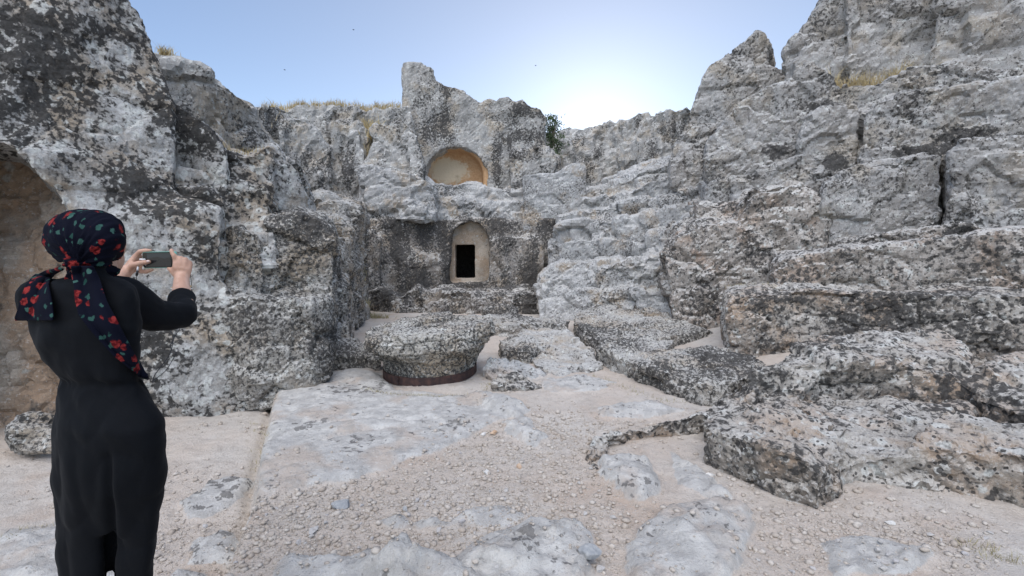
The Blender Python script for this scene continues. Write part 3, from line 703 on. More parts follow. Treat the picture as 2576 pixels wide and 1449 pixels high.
g.ledge([(1672, 640, 8.6), (1700, 590, 8.5), (1760, 566, 8.3), (1850, 556, 8.1), (1930, 600, 7.9), (1960, 660, 7.7)], zb=0, back=2.2, rise=.35, batter=.35)
g.ledge([(1750, 520, 9.0), (1820, 505, 8.9), (1880, 500, 8.8)], zb=.5, back=2, rise=.35, batter=.3)
g.ledge([(1850, 520, 8.4), (1880, 480, 8.3), (1940, 467, 8.2), (2010, 464, 8.1), (2060, 490, 8.0), (2096, 550, 7.9)], zb=.3, back=2, rise=.3, batter=.3)
rock('rock_buttress', g, .038, 'ledge', 'rounded pinkish buttress standing at the left end of the right-hand ledges', 'rock buttress', amp=.14, f0=1.3, lump=.05, lf=3.6, seed=33)
# spire and upper right cliff
g = Geo()
g.poly([(1746, 240, 12), (1761, 205, 12), (1781, 165, 12), (1816, 146, 12), (1831, 131, 12), (1856, 115, 12), (1881, 95, 12), (1903, 78, 12), (1921, 88, 12), (1931, 105, 12), (1936, 130, 12), (1930, 154, 11.9), (1960, 166, 11.8), (2080, 200, 11.6), (2080, 480, 11.3), (1690, 480, 11.6), (1688, 374, 11.8), (1706, 340, 11.9), (1734, 284, 12)], back=1.6, off=(.2, .3))
rock('rock_spire', g, .05, 'upper', 'pointed grey rock spire against the sky on the right', 'rock spire', amp=.10, f0=1.0, lump=.02, lf=2.8, seed=35, facet=.07, ff=1.0)
g = Geo()
g.poly([(1954, 168, 10.8), (1971, 130, 10.8), (2011, 80, 10.7), (2056, 30, 10.6), (2071, 5, 10.6), (2130, -80, 10.5), (2300, -260, 10.2), (2900, -420, 9.0), (2900, 400, 8.8), (2040, 400, 10.6)], back=4, off=(.6, .3))
g.poly([(1995, 150, 10.5), (2035, 100, 10.45), (2130, 90, 10.3), (2120, 300, 10.2), (2000, 300, 10.4)], back=1)
g.poly([(2140, -120, 10.1), (2372, -80, 10.0), (2340, 60, 9.95), (2300, 240, 9.9), (2140, 240, 10.0), (2125, 60, 10.1)], back=1)
g.poly([(2384, -200, 9.75), (2900, -200, 8.6), (2900, 260, 8.5), (2306, 260, 9.6), (2346, 60, 9.65)], back=1)
rock('rock_cliff', g, .06, 'upper', 'high smooth grey cliff filling the top right corner, dry grass at its foot', 'cliff', amp=.14, f0=.8, lump=.02, lf=2.0, seed=37, facet=.09, ff=.75)
# stacked strata blocks on the right, each a rock of its own
def block(name, pts, zb, mat, label, vs=.035, back=2.0, rise=.2, batter=.1, seed=0, cat='rock block', **k):
    g = Geo().ledge(pts, zb=zb, back=back, rise=rise, batter=batter)
    dk = dict(amp=.11, f0=1.1, lump=.03, lf=2.6, strata=.0, sf=3.3); dk.update(k)
    return rock(name, g, vs, mat, label, cat, seed=seed, **dk)
block('rock_block', [(1778, 360, 9.7), (1800, 328, 9.6), (1861, 256, 9.5), (1911, 226, 9.4), (1981, 186, 9.2), (2041, 157, 9.1), (2072, 172, 9.0), (2110, 215, 9.0)], 1.2, 'upper', 'big rounded grey block below the spire, topmost left of the right-hand stack', seed=41, back=1.5)
block('rock_block', [(2009, 320, 8.9), (2040, 290, 8.8), (2090, 268, 8.8), (2158, 262, 8.7)], 1.0, 'upper', 'small squared block wedged between the two largest upper blocks on the right', seed=42, back=1.2)
block('rock_block', [(2080, 215, 9.0), (2136, 212, 9.0), (2221, 206, 8.9), (2281, 176, 8.8), (2331, 161, 8.6), (2396, 153, 8.4), (2431, 171, 8.3), (2506, 171, 8.1), (2600, 148, 7.9), (2800, 120, 7.4)], 1.0, 'upper', 'long high rim of grey rock with grass behind it, top of the right-hand stack', seed=43, back=1.4, rise=0)
block('rock_block', [(2164, 300, 8.5), (2190, 262, 8.4), (2260, 232, 8.2), (2340, 222, 8.0), (2430, 214, 7.8), (2600, 190, 7.4), (2800, 170, 7)], 1.0, 'upper', 'massive grey-brown block over the dark jagged crevice on the right', seed=44, back=1.2, rise=.3)
block('rock_ledge', [(1840, 460, 9.3), (1900, 440, 9.1), (2000, 392, 8.9), (2060, 372, 8.8), (2150, 352, 8.7)], 1.2, 'upper', 'sloping middle ledge under the small squared block on the right', seed=45, cat='rock ledge', back=1.5)
block('rock_block', [(2070, 480, 8.0), (2118, 432, 7.9), (2156, 411, 7.9), (2260, 398, 7.7), (2340, 382, 7.5), (2378, 388, 7.4)], 1.2, 'upper', 'wide shadowed block under the jagged crevice, right of the pinkish buttress', seed=46, back=1.6, amp=.13)
block('rock_block', [(2388, 420, 7.2), (2400, 372, 7.2), (2430, 350, 7.1), (2500, 342, 7.0), (2600, 336, 6.8), (2800, 330, 6.4)], 1.2, 'upper', 'rounded dark block at the right edge below the largest block', seed=47, back=1.6)
block('rock_ledge', [(2066, 624, 7.6), (2131, 602, 7.4), (2281, 577, 7.1), (2431, 561, 6.8), (2516, 580, 6.6), (2560, 600, 6.5)], 1.0, 'ledge', 'thin speckled strip of ledge beneath the shadowed block on the right', seed=48, cat='rock ledge', back=1.0, rise=.05, vs=.03, amp=.04)
block('rock_ledge', [(1948, 672, 6.9), (1958, 655, 6.85), (1985, 644, 6.8), (2131, 626, 6.5), (2281, 611, 6.2), (2381, 597, 6.0), (2575, 581, 5.7), (2800, 560, 5.3)], .3, 'ledge', 'upper long bench with a white rounded lip and pinkish face on the right', seed=49, cat='rock ledge', back=1.3, rise=.05, vs=.028, amp=.05, lump=.02)
block('rock_ledge', [(1830, 775, 6.2), (1838, 756, 6.15), (1862, 743, 6.1), (1929, 736, 6.0), (2040, 731, 5.8), (2151, 737, 5.6), (2300, 738, 5.4), (2450, 740, 5.2), (2575, 742, 5.0), (2800, 745, 4.7)], 0, 'near', 'lower long bench thickly spotted with black lichen, spanning the right side', seed=50, cat='rock ledge', back=1.4, rise=.03, vs=.024, amp=.05, lump=.025)
# shelf rocks in front of the bench
g = Geo()
def slab(geo, top, zb, batter=.06):
    """convex lump: top outline (u,v,Y)->hull down to zb"""
    w = [P(*p) for p in top]; geo.hull(w + [Vector((p.x, p.y - batter, zb)) for p in w]); return geo
slab(g, [(1867, 958, 4.25), (1890, 926, 4.3), (1973, 912, 4.3), (2000, 875, 4.9), (2067, 842, 5.2), (2084, 903, 4.3)], -.05)
slab(g, [(2067, 842, 5.2), (2084, 903, 4.25), (2151, 914, 4.2), (2240, 913, 4.15), (2262, 824, 5.2), (2151, 822, 5.2)], -.05)
slab(g, [(2262, 824, 5.2), (2240, 913, 4.15), (2317, 922, 4.1), (2401, 935, 4.05), (2429, 958, 4.0), (2440, 900, 4.5), (2401, 842, 5.0), (2345, 830, 5.2)], -.05)
slab(g, [(1790, 1003, 4.3), (1817, 985, 4.4), (1870, 960, 4.5), (1900, 975, 4.2), (1890, 1005, 4.0), (1820, 1020, 4.1)], -.05)
slab(g, [(2425, 965, 3.95), (2450, 930, 4.3), (2500, 900, 4.5), (2800, 880, 4.4), (2800, 1040, 3.4), (2575, 1040, 3.5), (2470, 1000, 3.75)], -.05)
rock('rock_shelf', g, .02, 'near', 'broad low rock shelf in front of the lower bench, carrying the flat orange stone', 'rock shelf', amp=.11, f0=1.8, lump=.03, lf=5, seed=53)
g = Geo()
slab(g, [(1773, 1075, 3.35), (1790, 1050, 3.5), (1845, 1033, 3.6), (1929, 1012, 3.7), (1990, 1022, 3.65), (2067, 1055, 3.5), (2123, 1083, 3.35), (2140, 1140, 3.1), (2012, 1150, 2.85), (1900, 1100, 3.05)], .1, batter=.0)
slab(g, [(1900, 1105, 3.0), (2010, 1150, 2.82), (2055, 1175, 2.75), (2120, 1160, 2.9), (2140, 1100, 3.2), (2000, 1060, 3.3)], -.05, batter=.06)
slab(g, [(1775, 1080, 3.3), (1900, 1110, 2.98), (2010, 1150, 2.82), (2050, 1120, 3.2), (1900, 1030, 3.6)], -.05, batter=-.02)
slab(g, [(2120, 1100, 3.2), (2155, 1150, 3.05), (2150, 1180, 3.0), (2050, 1180, 2.75), (2060, 1080, 3.3)], -.05, batter=.0)
slab(g, [(2130, 1140, 3.05), (2100, 1060, 3.6), (2060, 1015, 4.0), (2240, 1020, 4.0), (2345, 1040, 3.8), (2360, 1090, 3.3), (2330, 1150, 2.95), (2250, 1150, 2.98)], -.08, batter=.0)
slab(g, [(2130, 1130, 3.3), (2040, 1030, 3.9), (2095, 1010, 4.1), (2240, 1020, 4.1), (2345, 1040, 3.9), (2345, 1100, 3.3), (2260, 1135, 3.05), (2180, 1140, 3.1)], -.05, batter=.0)
slab(g, [(2284, 1130, 3.0), (2317, 1080, 3.12), (2367, 1022, 3.3), (2429, 1038, 3.35), (2575, 1066, 3.2), (2800, 1100, 3.0), (2800, 1180, 2.5), (2575, 1140, 2.7), (2420, 1130, 2.85)], -.05, batter=.0)
kb = [(1610, 1262, 3.0), (1545, 1238, 3.08), (1500, 1195, 3.22), (1476, 1150, 3.40), (1495, 1115, 3.6), (1567, 1098, 3.7), (1640, 1080, 3.75), (1700, 1066, 3.8), (1773, 1050, 3.85), (1800, 1010, 4.1), (1840, 985, 4.3)]
for a, b in zip(kb, kb[1:]):
    pa, pb = P(*a), P(*b); q = []
    for p in (pa, pb):
        w = .17
        p = p + Vector((0, 0, .045)); q += [p + Vector((0, 0, 0)), p + Vector((w, .14, 0)), Vector((p.x - .08, p.y - .05, -.10)), Vector((p.x + .2, p.y + .26, -.10))]
    g.hull(q)
slab(g, [(1760, 1060, 3.7), (1800, 1010, 4.1), (1870, 965, 4.5), (2010, 990, 4.2), (2000, 1040, 3.7), (1850, 1060, 3.6)], -.08)
slab(g, [(1990, 1010, 4.1), (2060, 1000, 4.2), (2440, 1000, 4.1), (2440, 1080, 3.4), (2200, 1060, 3.6), (2060, 1060, 3.6)], -.08)
rock('rock_ridge', g, .0145, 'near', 'nearest spotted rock ridge at the lower right, prow-like corner and winding low kerb', 'rock ridge', amp=.085, f0=1.7, lump=.035, lf=5, seed=54, smooth=1, fine=.008, facet=.025, ff=2.2)
g = Geo()
slab(g, [(1443, 812, 8.2), (1448, 786, 9.2), (1517, 754, 10.3), (1595, 763, 9.8), (1650, 780, 9.2), (1600, 858, 6.95), (1497, 852, 7.1)], -.1)
slab(g, [(1597, 860, 6.9), (1595, 765, 9.6), (1684, 796, 8.6), (1800, 828, 7.6), (1740, 838, 7.4), (1650, 838, 7.3)], -.1)
slab(g, [(1500, 868, 6.4), (1530, 850, 6.8), (1620, 862, 6.6), (1700, 850, 6.8), (1660, 905, 5.6), (1590, 912, 5.5)], -.1)
slab(g, [(1590, 912, 5.45), (1655, 912, 5.3), (1710, 946, 4.85), (1765, 968, 4.65), (1800, 976, 4.6), (1860, 955, 4.7), (1935, 915, 5.1), (1900, 880, 5.7), (1780, 862, 6.2), (1650, 880, 6.1)], -.1)
rock('rock_slab', g, .024, 'salt', 'long stepped speckled slab running back between the floor and the right benches', 'rock slab', amp=.06, f0=1.8, lump=.035, lf=5, seed=59)
g = Geo()
slab(g, [(1158, 812, 8.6), (1173, 794, 9.0), (1240, 794, 9.2), (1323, 796, 9.2), (1379, 793, 9.2), (1434, 803, 9.0), (1430, 812, 8.6), (1268, 816, 8.4)], -.1)
rock('rock_slab', g, .03, 'salt', 'low oblong rock bar directly behind the round stone', 'rock slab', amp=.05, f0=2, lump=.035, lf=5, seed=60)
g = Geo(); g.ell(P(1258, 786, 9.8), (.36, .3, .22))
rock('boulder', g, .03, 'salt', 'small domed boulder behind the oblong rock bar', 'boulder', amp=.03, f0=2, lump=.02, lf=5, seed=61)
g = Geo()
slab(g, [(815, 860, 6.1), (840, 846, 6.3), (895, 850, 6.4), (940, 880, 6.2), (962, 892, 6.1), (960, 905, 5.9), (880, 905, 5.85), (820, 890, 5.8)], -.1, batter=.0)
rock('rock_slab', g, .025, 'salt', 'low dark rock spur reaching from the carved block to the round stone', 'rock slab', amp=.05, f0=2, lump=.03, lf=5, seed=62)
g = Geo()
slab(g, [(1250, 850, 6.9), (1300, 832, 7.3), (1350, 848, 7.2), (1372, 880, 6.5), (1330, 882, 6.3), (1260, 880, 6.3)], -.1, batter=0)
rock('rock_slab', g, .025, 'salt', 'low hump of rock with a dark hollow front, right of the round stone', 'rock slab', amp=.05, f0=2, lump=.03, lf=5, seed=63)
g = Geo()
slab(g, [(1206, 925, 5.6), (1232, 897, 5.75), (1265, 895, 5.85), (1300, 908, 5.85), (1345, 935, 5.75), (1392, 944, 5.7), (1330, 955, 5.45), (1240, 955, 5.4)], -.08, batter=.0)
rock('boulder', g, .016, 'smooth', 'pale creased boulder resting against the right side of the round stone', 'boulder', amp=.05, f0=2.5, lump=.035, lf=6, seed=64)
g = Geo()
slab(g, [(1233, 965, 5.05), (1256, 946, 5.2), (1300, 939, 5.3), (1366, 966, 5.2), (1366, 972, 5.1), (1290, 975, 5.0)], -.04, batter=.0)
rock('stone_block', g, .013, 'near', 'squared broken stone block with a tan face, lying in front of the pale creased boulder', 'stone', amp=.015, f0=3, lump=.012, lf=8, seed=65, fine=.004)
g = Geo()
slab(g, [(1262, 862, 6.9), (1330, 822, 8.2), (1430, 830, 8.0), (1492, 874, 6.8), (1500, 884, 6.5), (1400, 890, 6.4), (1300, 892, 6.3)], -.1, batter=.05)
slab(g, [(1330, 885, 6.6), (1490, 875, 6.8), (1518, 915, 6.0), (1480, 934, 5.75), (1400, 940, 5.6), (1345, 915, 6.0)], -.1, batter=.05)
rock('rock_slab', g, .024, 'slab2', 'pale worn slab stepping down between the round stone and the long speckled slab', 'rock slab', amp=.045, f0=1.8, lump=.03, lf=5, seed=67)
g = Geo()
g.ledge([(1465, 770, 10.4), (1500, 758, 10.3), (1580, 752, 9.8), (1650, 762, 9.3)], zb=-.1, back=1.2, rise=.05)
rock('rock_ledge', g, .04, 'slope', 'faint lowest step at the foot of the long dark ledge under the doorway', 'rock ledge', amp=.05, f0=1.8, lump=.03, lf=4, seed=68)
g = Geo(); g.ell(P(85, 1085, 3.95), (.2, .2, .17)); slab(g, [(70, 1065, 3.9), (135, 1040, 4.0), (145, 1110, 3.8), (75, 1110, 3.8)], -.12)
rock('boulder', g, .02, 'salt', 'small boulder at the foot of the left recess, just behind the woman', 'boulder', amp=.04, f0=2.5, lump=.02, lf=6, seed=66)
# tilted slab face on left side of floor slab
g = Geo()

# ------------------------------------------------------------------ round stone with iron band
st = empty('round_stone', G(1082, 960, 0), label='round flat-topped stone like a basin, black speckled, belted with a rusty iron band', cat='round stone')
cx0, cy0 = P(1082, 940, 5.75).x, 5.75
def rr(a):  # rim radius by angle
    base = .72 + .05 * math.sin(a * 2 + .5) + .04 * math.sin(a * 3 + 1.2)
    return base
prof = [(.95, -.08, 0), (.96, .10, 0), (.99, .20, 0), (1.05, .27, .2), (1.14, .34, .6), (1.27, .385, 1), (1.35, .43, 1), (1.36, .55, 1), (1.28, .62, 1), (.9, .63, 1), (.3, .62, 1)]
rings = []
for s, z, w in prof:
    r = []
    for k in range(48):
        a = 2 * math.pi * k / 48
        R0 = .545 * s
        if w:
            R0 *= (1 - w) + w * (1.0 + .05 * math.sin(2 * a + .4) + .07 * math.sin(3 * a + 2.4) + .03 * math.sin(5 * a))
        zz_ = z + (w > 0) * .04 * w * math.sin(a + .9)
        r.append(Vector((cx0 + R0 * math.cos(a), cy0 + R0 * math.sin(a), zz_)))
    rings.append(r)
g = Geo().rings(rings)
me = voxel(g, .014, 3); rock_disp(me, amp=.04, f0=2.2, lump=.022, lf=6.5, seed=70, fine=.006, facet=.03, ff=2.6)
M['wheel'] = rock_mat('limestone_round_stone', light=(.60, .58, .52), mid=(.42, .39, .34), black=0.46, bigk=0.5, spot=34, warm_amt=.2, top=.35, dot=.4, seed=70)
obj('stone_body', me, M['wheel'], st, smooth=False)
t = NT('rusty_iron'); c = t.mix(t.step(t.noise(14, 5, .65), .4, .65), (.045, .03, .03), (.10, .055, .045))
M['rust'] = t.done(c, .7, t.bump(t.noise(60, 4, .6), .4, .01), .4); t.b.inputs['Metallic'].default_value = .4
band = Geo(); ro = []; n = 96
vs = []; fs = []
for k in range(n):
    a = 2 * math.pi * k / n; wob = .004 * math.sin(7 * a); tz = .018 * math.sin(a + .3)
    for (R0, z) in ((.566 + wob, .03 + tz), (.566 + wob, .125 + tz), (.553 + wob, .125 + tz), (.553 + wob, .03 + tz)):
        vs.append((cx0 + R0 * math.cos(a), cy0 + R0 * math.sin(a), z))
for k in range(n):
    for q in range(4):
        a, b = k * 4 + q, k * 4 + (q + 1) % 4; k2 = (k + 1) % n
        fs.append((a, k2 * 4 + q, k2 * 4 + (q + 1) % 4, b))
band.add(vs, fs)
# overlap strap
bo = obj('iron_band', band.mesh(), M['rust'], st, smooth=False)
ov = Geo(); a0 = math.radians(233)
for s in range(6):
    pass
vs = []; fs = []
for k in range(7):
    a = a0 + .10 * k / 6 * 1.6
    tz = .018 * math.sin(a + .3)
    for (R0, z) in ((.577, .028 + tz), (.577, .127 + tz), (.568, .127 + tz), (.568, .028 + tz)):
        vs.append((cx0 + R0 * math.cos(a), cy0 + R0 * math.sin(a), z))
for k in range(6):
    for q in range(4):
        a, b = k * 4 + q, k * 4 + (q + 1) % 4
        fs.append((a, a + 4, b + 4, b))
fs += [(0, 1, 2, 3), (27, 26, 25, 24)]
ov.add(vs, fs)
for z in (.05, .075, .10):
    a = a0 + .13
    ov.ell((cx0 + .58 * math.cos(a), cy0 + .58 * math.sin(a), z), (.008,) * 3, seg=8, ring=6)
obj('band_joint', ov.mesh(), M['rust'], bo, smooth=False)

# ------------------------------------------------------------------ loose stones and gravel
ICO = bmesh.new(); bmesh.ops.create_icosphere(ICO, subdivisions=1, radius=1)
icoV = np.array([v.co[:] for v in ICO.verts]); icoF = np.array([[v.index for v in f.verts] for f in ICO.faces]); ICO.free()
ICO = bmesh.new(); bmesh.ops.create_icosphere(ICO, subdivisions=3, radius=1)
ico3V = np.array([v.co[:] for v in ICO.verts]); ico3F = [[v.index for v in f.verts] for f in ICO.faces]; ICO.free()
def stone_mat(name, cols, rnd_node='Random Per Island', bump=.5):
    t = NT(name)
    if rnd_node == 'Random Per Island': rnd = t.pos.outputs[rnd_node]
    else: rnd = t.t.nodes.new('ShaderNodeObjectInfo').outputs['Random']
    cr = t.t.nodes.new('ShaderNodeValToRGB'); t.t.links.new(rnd, cr.inputs[0])
    el = cr.color_ramp.elements
    for i, c in enumerate(cols):
        e = el[i] if i < 2 else el.new(0)
        e.position = i / (len(cols) - 1) if i != 1 else 1 / (len(cols) - 1); e.color = (*c, 1)
    col = t.mix(t.math('MULTIPLY', t.step(t.noise(60, 4, .7), .5, .7), .5), cr.outputs[0], (.22, .20, .18))
    return t.done(col, .95, t.bump(t.noise(90, 4, .7), bump, .01), .1)
M['gravel'] = stone_mat('pale_gravel', [(.42, .36, .30), (.50, .43, .36), (.55, .44, .36), (.56, .51, .46), (.42, .38, .34), (.56, .51, .45)])
M['stone'] = stone_mat('loose_limestone', [(.48, .46, .43), (.58, .53, .47), (.66, .64, .61), (.46, .44, .43)], 'Random')
def scatter(n, ymin, ymax, rmin, rmax, seed, dens=None):
    r = np.random.RandomState(seed)
    y = np.exp(r.uniform(math.log(ymin), math.log(ymax), n * 2)); x = y * r.uniform(-1.22, 1.22, n * 2)
    p = np.stack([x, y, 0 * x], 1)
    u = CX + F * x / y * .99; v = CY - 100 + F * CAMZ / y
    hot = np.exp(-((u - 900) / 520) ** 2 - ((v - 1340) / 110) ** 2) + .9 * np.exp(-((u - 1280) / 230) ** 2 - ((v - 1200) / 110) ** 2) + .3 * np.exp(-((u - 1400) / 400) ** 2 - ((v - 1080) / 60) ** 2) + .45 * np.exp(-((u - 2150) / 380) ** 2 - ((v - 1390) / 90) ** 2)
    pr = .06 + 1.5 * hot + .5 * fbm(p * 1.6, 3, 200)
    z, rk = ground_z(x, y)
    pr = pr * (1 - .85 * rk)
    keep = r.uniform(0, 1, len(x)) < pr
    x, y, z = x[keep][:n], y[keep][:n], z[keep][:n]
    rad = rmin * (rmax / rmin) ** (r.uniform(0, 1, len(x)) ** 3.0)
    return x, y, z, rad
xs = [scatter(17000, 1.8, 4.6, .0045, .024, 1), scatter(8000, 3.8, 12.0, .007, .03, 2)]
x, y, z, rad = [np.concatenate(a) for a in zip(*xs)]
r = np.random.RandomState(3); n = len(x)
sc = rad[:, None] * r.uniform(.6, 1.25, (n, 3)) * np.array([1, 1, .6])
V = icoV[None] * (1 + r.uniform(-.28, .28, (n, 12, 1))) * sc[:, None, :]
an = r.uniform(0, 6.28, n); ca, sa = np.cos(an)[:, None], np.sin(an)[:, None]
V = np.stack([V[..., 0] * ca - V[..., 1] * sa, V[..., 0] * sa + V[..., 1] * ca, V[..., 2]], -1) + np.stack([x, y, z + rad * .25], 1)[:, None]
Fc = (icoF[None] + (np.arange(n) * 12)[:, None, None]).reshape(-1, 3)
gm = bpy.data.meshes.new('gravel'); gm.vertices.add(n * 12); gm.vertices.foreach_set('co', V.astype(np.float32).ravel())
gm.loops.add(Fc.size); gm.loops.foreach_set('vertex_index', Fc.astype(np.int32).ravel())
gm.polygons.add(len(Fc)); gm.polygons.foreach_set('loop_start', (np.arange(len(Fc)) * 3).astype(np.int32)); gm.update(calc_edges=True)
tag(obj('gravel', gm, M['gravel'], smooth=False), kind='stuff')
oV = np.array([(1, 0, 0), (-1, 0, 0), (0, 1, 0), (0, -1, 0), (0, 0, 1), (0, 0, -1)], float)
oF = np.array([(0, 2, 4), (2, 1, 4), (1, 3, 4), (3, 0, 4), (2, 0, 5), (1, 2, 5), (3, 1, 5), (0, 3, 5)])
x, y, z, rad = scatter(30000, 1.8, 5.0, .0025, .008, 9); r = np.random.RandomState(13); n = len(x)
V = oV[None] * (1 + r.uniform(-.35, .35, (n, 6, 1))) + r.uniform(-.25, .25, (n, 6, 3)); V = V * (rad[:, None, None] * np.array([1.1, 1, .8]))
V = V + np.stack([x, y, z + rad * .3], 1)[:, None]; Fc = (oF[None] + (np.arange(n) * 6)[:, None, None]).reshape(-1, 3)
gm = bpy.data.meshes.new('fine_gravel'); gm.vertices.add(n * 6); gm.vertices.foreach_set('co', V.astype(np.float32).ravel())
gm.loops.add(Fc.size); gm.loops.foreach_set('vertex_index', Fc.astype(np.int32).ravel())
gm.polygons.add(len(Fc)); gm.polygons.foreach_set('loop_start', (np.arange(len(Fc)) * 3).astype(np.int32)); gm.update(calc_edges=True)
tag(obj('fine_gravel', gm, M['gravel'], smooth=False), kind='stuff')
stone_protos = []
for k in range(7):
    v = ico3V.copy(); rs = np.random.RandomState(60 + k)
    for q in range(9):        # chip flat facets off the ball
        d = rs.normal(size=3); d /= np.linalg.norm(d); h = rs.uniform(.45, .8)
        over = np.maximum(v @ d - h, 0); v -= over[:, None] * d[None]
    v *= np.array([1.1, rs.uniform(.7, 1), rs.uniform(.5, .75)])
    v *= (1 + .08 * fbm(v * 2.5 + k * 9, 3, 300 + k))[:, None]
    me = bpy.data.meshes.new('stone'); me.from_pydata([tuple(a) for a in v], [], ico3F); me.update(); me.materials.append(M['stone']); stone_protos.append(me)
def stone(u, v, half_px, label, k=0, grp=None, z0=0.0, mat=None, sz=1.0):
    w = G(u, v, z0); zt = float(ground_z(np.array([w.x]), np.array([w.y]))[0][0]) if z0 == 0 else z0
    if z0 == 0: w = G(u, v, zt)
    rr_ = half_px / F * w.y
    me = stone_protos[k % 7]
    if mat: me = me.copy(); me.materials[0] = mat
    o = bpy.data.objects.new('stone', me); COL.objects.link(o)
    o.location = (w.x, w.y, zt + rr_ * .28 * sz); o.scale = (rr_, rr_, rr_ * sz)
    o.rotation_euler = (random.uniform(-.15, .15), random.uniform(-.15, .15), random.uniform(0, 6.28))
    return tag(o, label, 'stone', grp)
M['white_stone'] = plain('chalk_white_stone', (.60, .58, .54), (.74, .72, .68))
M['orange_stone'] = plain('orange_stone', (.50, .33, .21), (.60, .45, .33))
M['grey_stone'] = plain('grey_stone', (.30, .31, .32), (.46, .46, .45))
stone(1785, 1200, 17, 'chalk white stone on the sandy patch left of the nearest rock ridge', 0, mat=M['white_stone'])
stone(1223, 1192, 14, 'white angular stone on the gravel just below the pale floor slab', 1, mat=M['white_stone'])
stone(1482, 1400, 32, 'large grey lichen-stained stone between the two bedrock patches at the bottom', 2, mat=M['grey_stone'])
stone(1507, 1437, 17, 'cream coloured rounded stone at the bottom edge beside the big grey stone', 3, mat=M['stone'])
stone(2545, 936, 30, 'flat orange stone lying on the rock shelf at the right edge', 4, mat=M['orange_stone'], z0=.40, sz=.55)
stone(2236, 1318, 13, 'small white stone on the dark gravel below the right boulders', 5, mat=M['white_stone'])
stone(858, 1278, 26, 'broad dull stone half buried in gravel near the lower end of the slab', 6, mat=M['grey_stone'])
stone(790, 1336, 20, 'flat tan stone on the gravel left of centre at the bottom', 0, mat=M['stone'], sz=.6)
stone(1018, 1284, 11, 'dark upright stone on the pale gravel', 1, mat=M['grey_stone'], sz=1.4)
stone(1241, 1092, 11, 'tan stone lying on the tip of the pale floor slab', 2, mat=M['orange_stone'])
stone(1216, 1094, 8, 'small cream stone beside the tan stone on the slab tip', 3, mat=M['white_stone'])
stone(1306, 1176, 10, 'rusty brown stone on the gravel right of the pale floor slab', 4, mat=M['orange_stone'])
rs = np.random.RandomState(77)
for k in range(75):
    if k < 48: u, v = rs.normal(930, 210), rs.uniform(1255, 1430)
    elif k < 60: u, v = rs.uniform(1150, 1500), rs.uniform(1120, 1330)
    else: u, v = rs.uniform(1900, 2500), rs.uniform(1340, 1440)
    if u < 450: continue
    stone(u, v, rs.uniform(5, 10) * (v / 1300) ** 2, 'small pale loose stone lying among the gravel of the floor', k, 'loose stones on the gravel floor')

# ------------------------------------------------------------------ dry grass, bush, birds
def straw(name, c1, c2):
    t = NT(name); cr = t.mix(t.pos.outputs['Random Per Island'], c1, c2); return t.done(cr, .8, None, .1)
M['straw'] = straw('dry_straw', (.42, .32, .16), (.60, .50, .30))
M['weed'] = straw('half_dry_weeds', (.30, .27, .15), (.42, .36, .22))
bpy.context.view_layer.update(); DG = bpy.context.evaluated_depsgraph_get(); DG.update()
def drop(p):
    hit, loc, *_ = S.ray_cast(DG, Vector((p.x, p.y, p.z + 1.2)), Vector((0, 0, -1)), distance=2.6)
    return loc.z if hit else None
def grass(spots, label, mat='straw', hgt=(.12, .3), n=60, seed=0, w=.006):
    """spots: (point, spread radius, blades)"""
    r = random.Random(seed); vs = []; fs = []
    for (p, sx, nb) in spots:
        for _ in range(nb):
            a = r.uniform(0, 6.28); q = abs(r.gauss(0, .5))
            b = Vector((p[0] + sx * q * math.cos(a), p[1] + sx * .5 * q * math.sin(a), p[2] - .03))
            zd = drop(b)
            if zd is None: continue
            b.z = zd - .02
            h = r.uniform(*hgt); l = Vector((r.gauss(0, .35), r.gauss(0, .3), 1)) * h
            sd_ = Vector((math.cos(a), math.sin(a), 0)) * w
            m = b + l * .5 + Vector((0, 0, h * .08)); i = len(vs)
            vs += [b - sd_, b + sd_, m - sd_ * .7, m + sd_ * .7, b + l + Vector((l.x * .4, l.y * .3, -abs(l.x) * .3))]
            fs += [(i, i + 1, i + 3, i + 2), (i + 2, i + 3, i + 4)]
    me = bpy.data.meshes.new(name := 'dry_grass'); me.from_pydata([tuple(v) for v in vs], [], fs); me.update()
    o = obj('dry_grass', me, M[mat], smooth=False); return tag(o, kind='stuff')
rg = random.Random(5)
def line(pts, n, sx, nb):
    out = []
    for k in range(n):
        t_ = k / (n - 1) * (len(pts) - 1); i = min(int(t_), len(pts) - 2); f_ = t_ - i
        a, b = pts[i], pts[i + 1]
        out.append((P(*[a[q] + (b[q] - a[q]) * f_ for q in range(3)]), sx, nb))
    return out
grass(line([(2105, 208, 9.6), (2160, 212, 9.5), (2240, 205, 9.4), (2290, 185, 9.4)], 16, .2, 50), '', hgt=(.15, .50), seed=1)
grass(line([(2430, 182, 8.9), (2480, 182, 8.8), (2575, 165, 8.7)], 10, .2, 30), '', hgt=(.08, .30), seed=2)
grass(line([(2300, 190, 9.5), (2350, 170, 9.4)], 5, .2, 16), '', hgt=(.1, .45), seed=8)
grass(line([(660, 264, 13.6), (720, 274, 14.4), (772, 264, 14.6), (838, 258, 14.8), (917, 274, 15.0), (1000, 270, 15.2)], 46, .25, 36), '', hgt=(.08, .30), seed=3, w=.008)
grass(line([(405, 158, 8.1), (425, 158, 8.2)], 4, .12, 50), '', hgt=(.08, .22), seed=4)
grass(line([(925, 300, 14.4), (940, 340, 14.2), (930, 370, 13.9)], 6, .2, 60), '', hgt=(.15, .5), seed=5, w=.01)
grass(line([(560, 384, 6.1), (610, 392, 6.2), (660, 372, 6.4)], 6, .1, 22), '', hgt=(.04, .14), seed=21, w=.003)
grass(line([(1700, 392, 13.2), (1760, 362, 13.0), (1810, 345, 12.6)], 8, .2, 24), '', hgt=(.08, .25), seed=22)
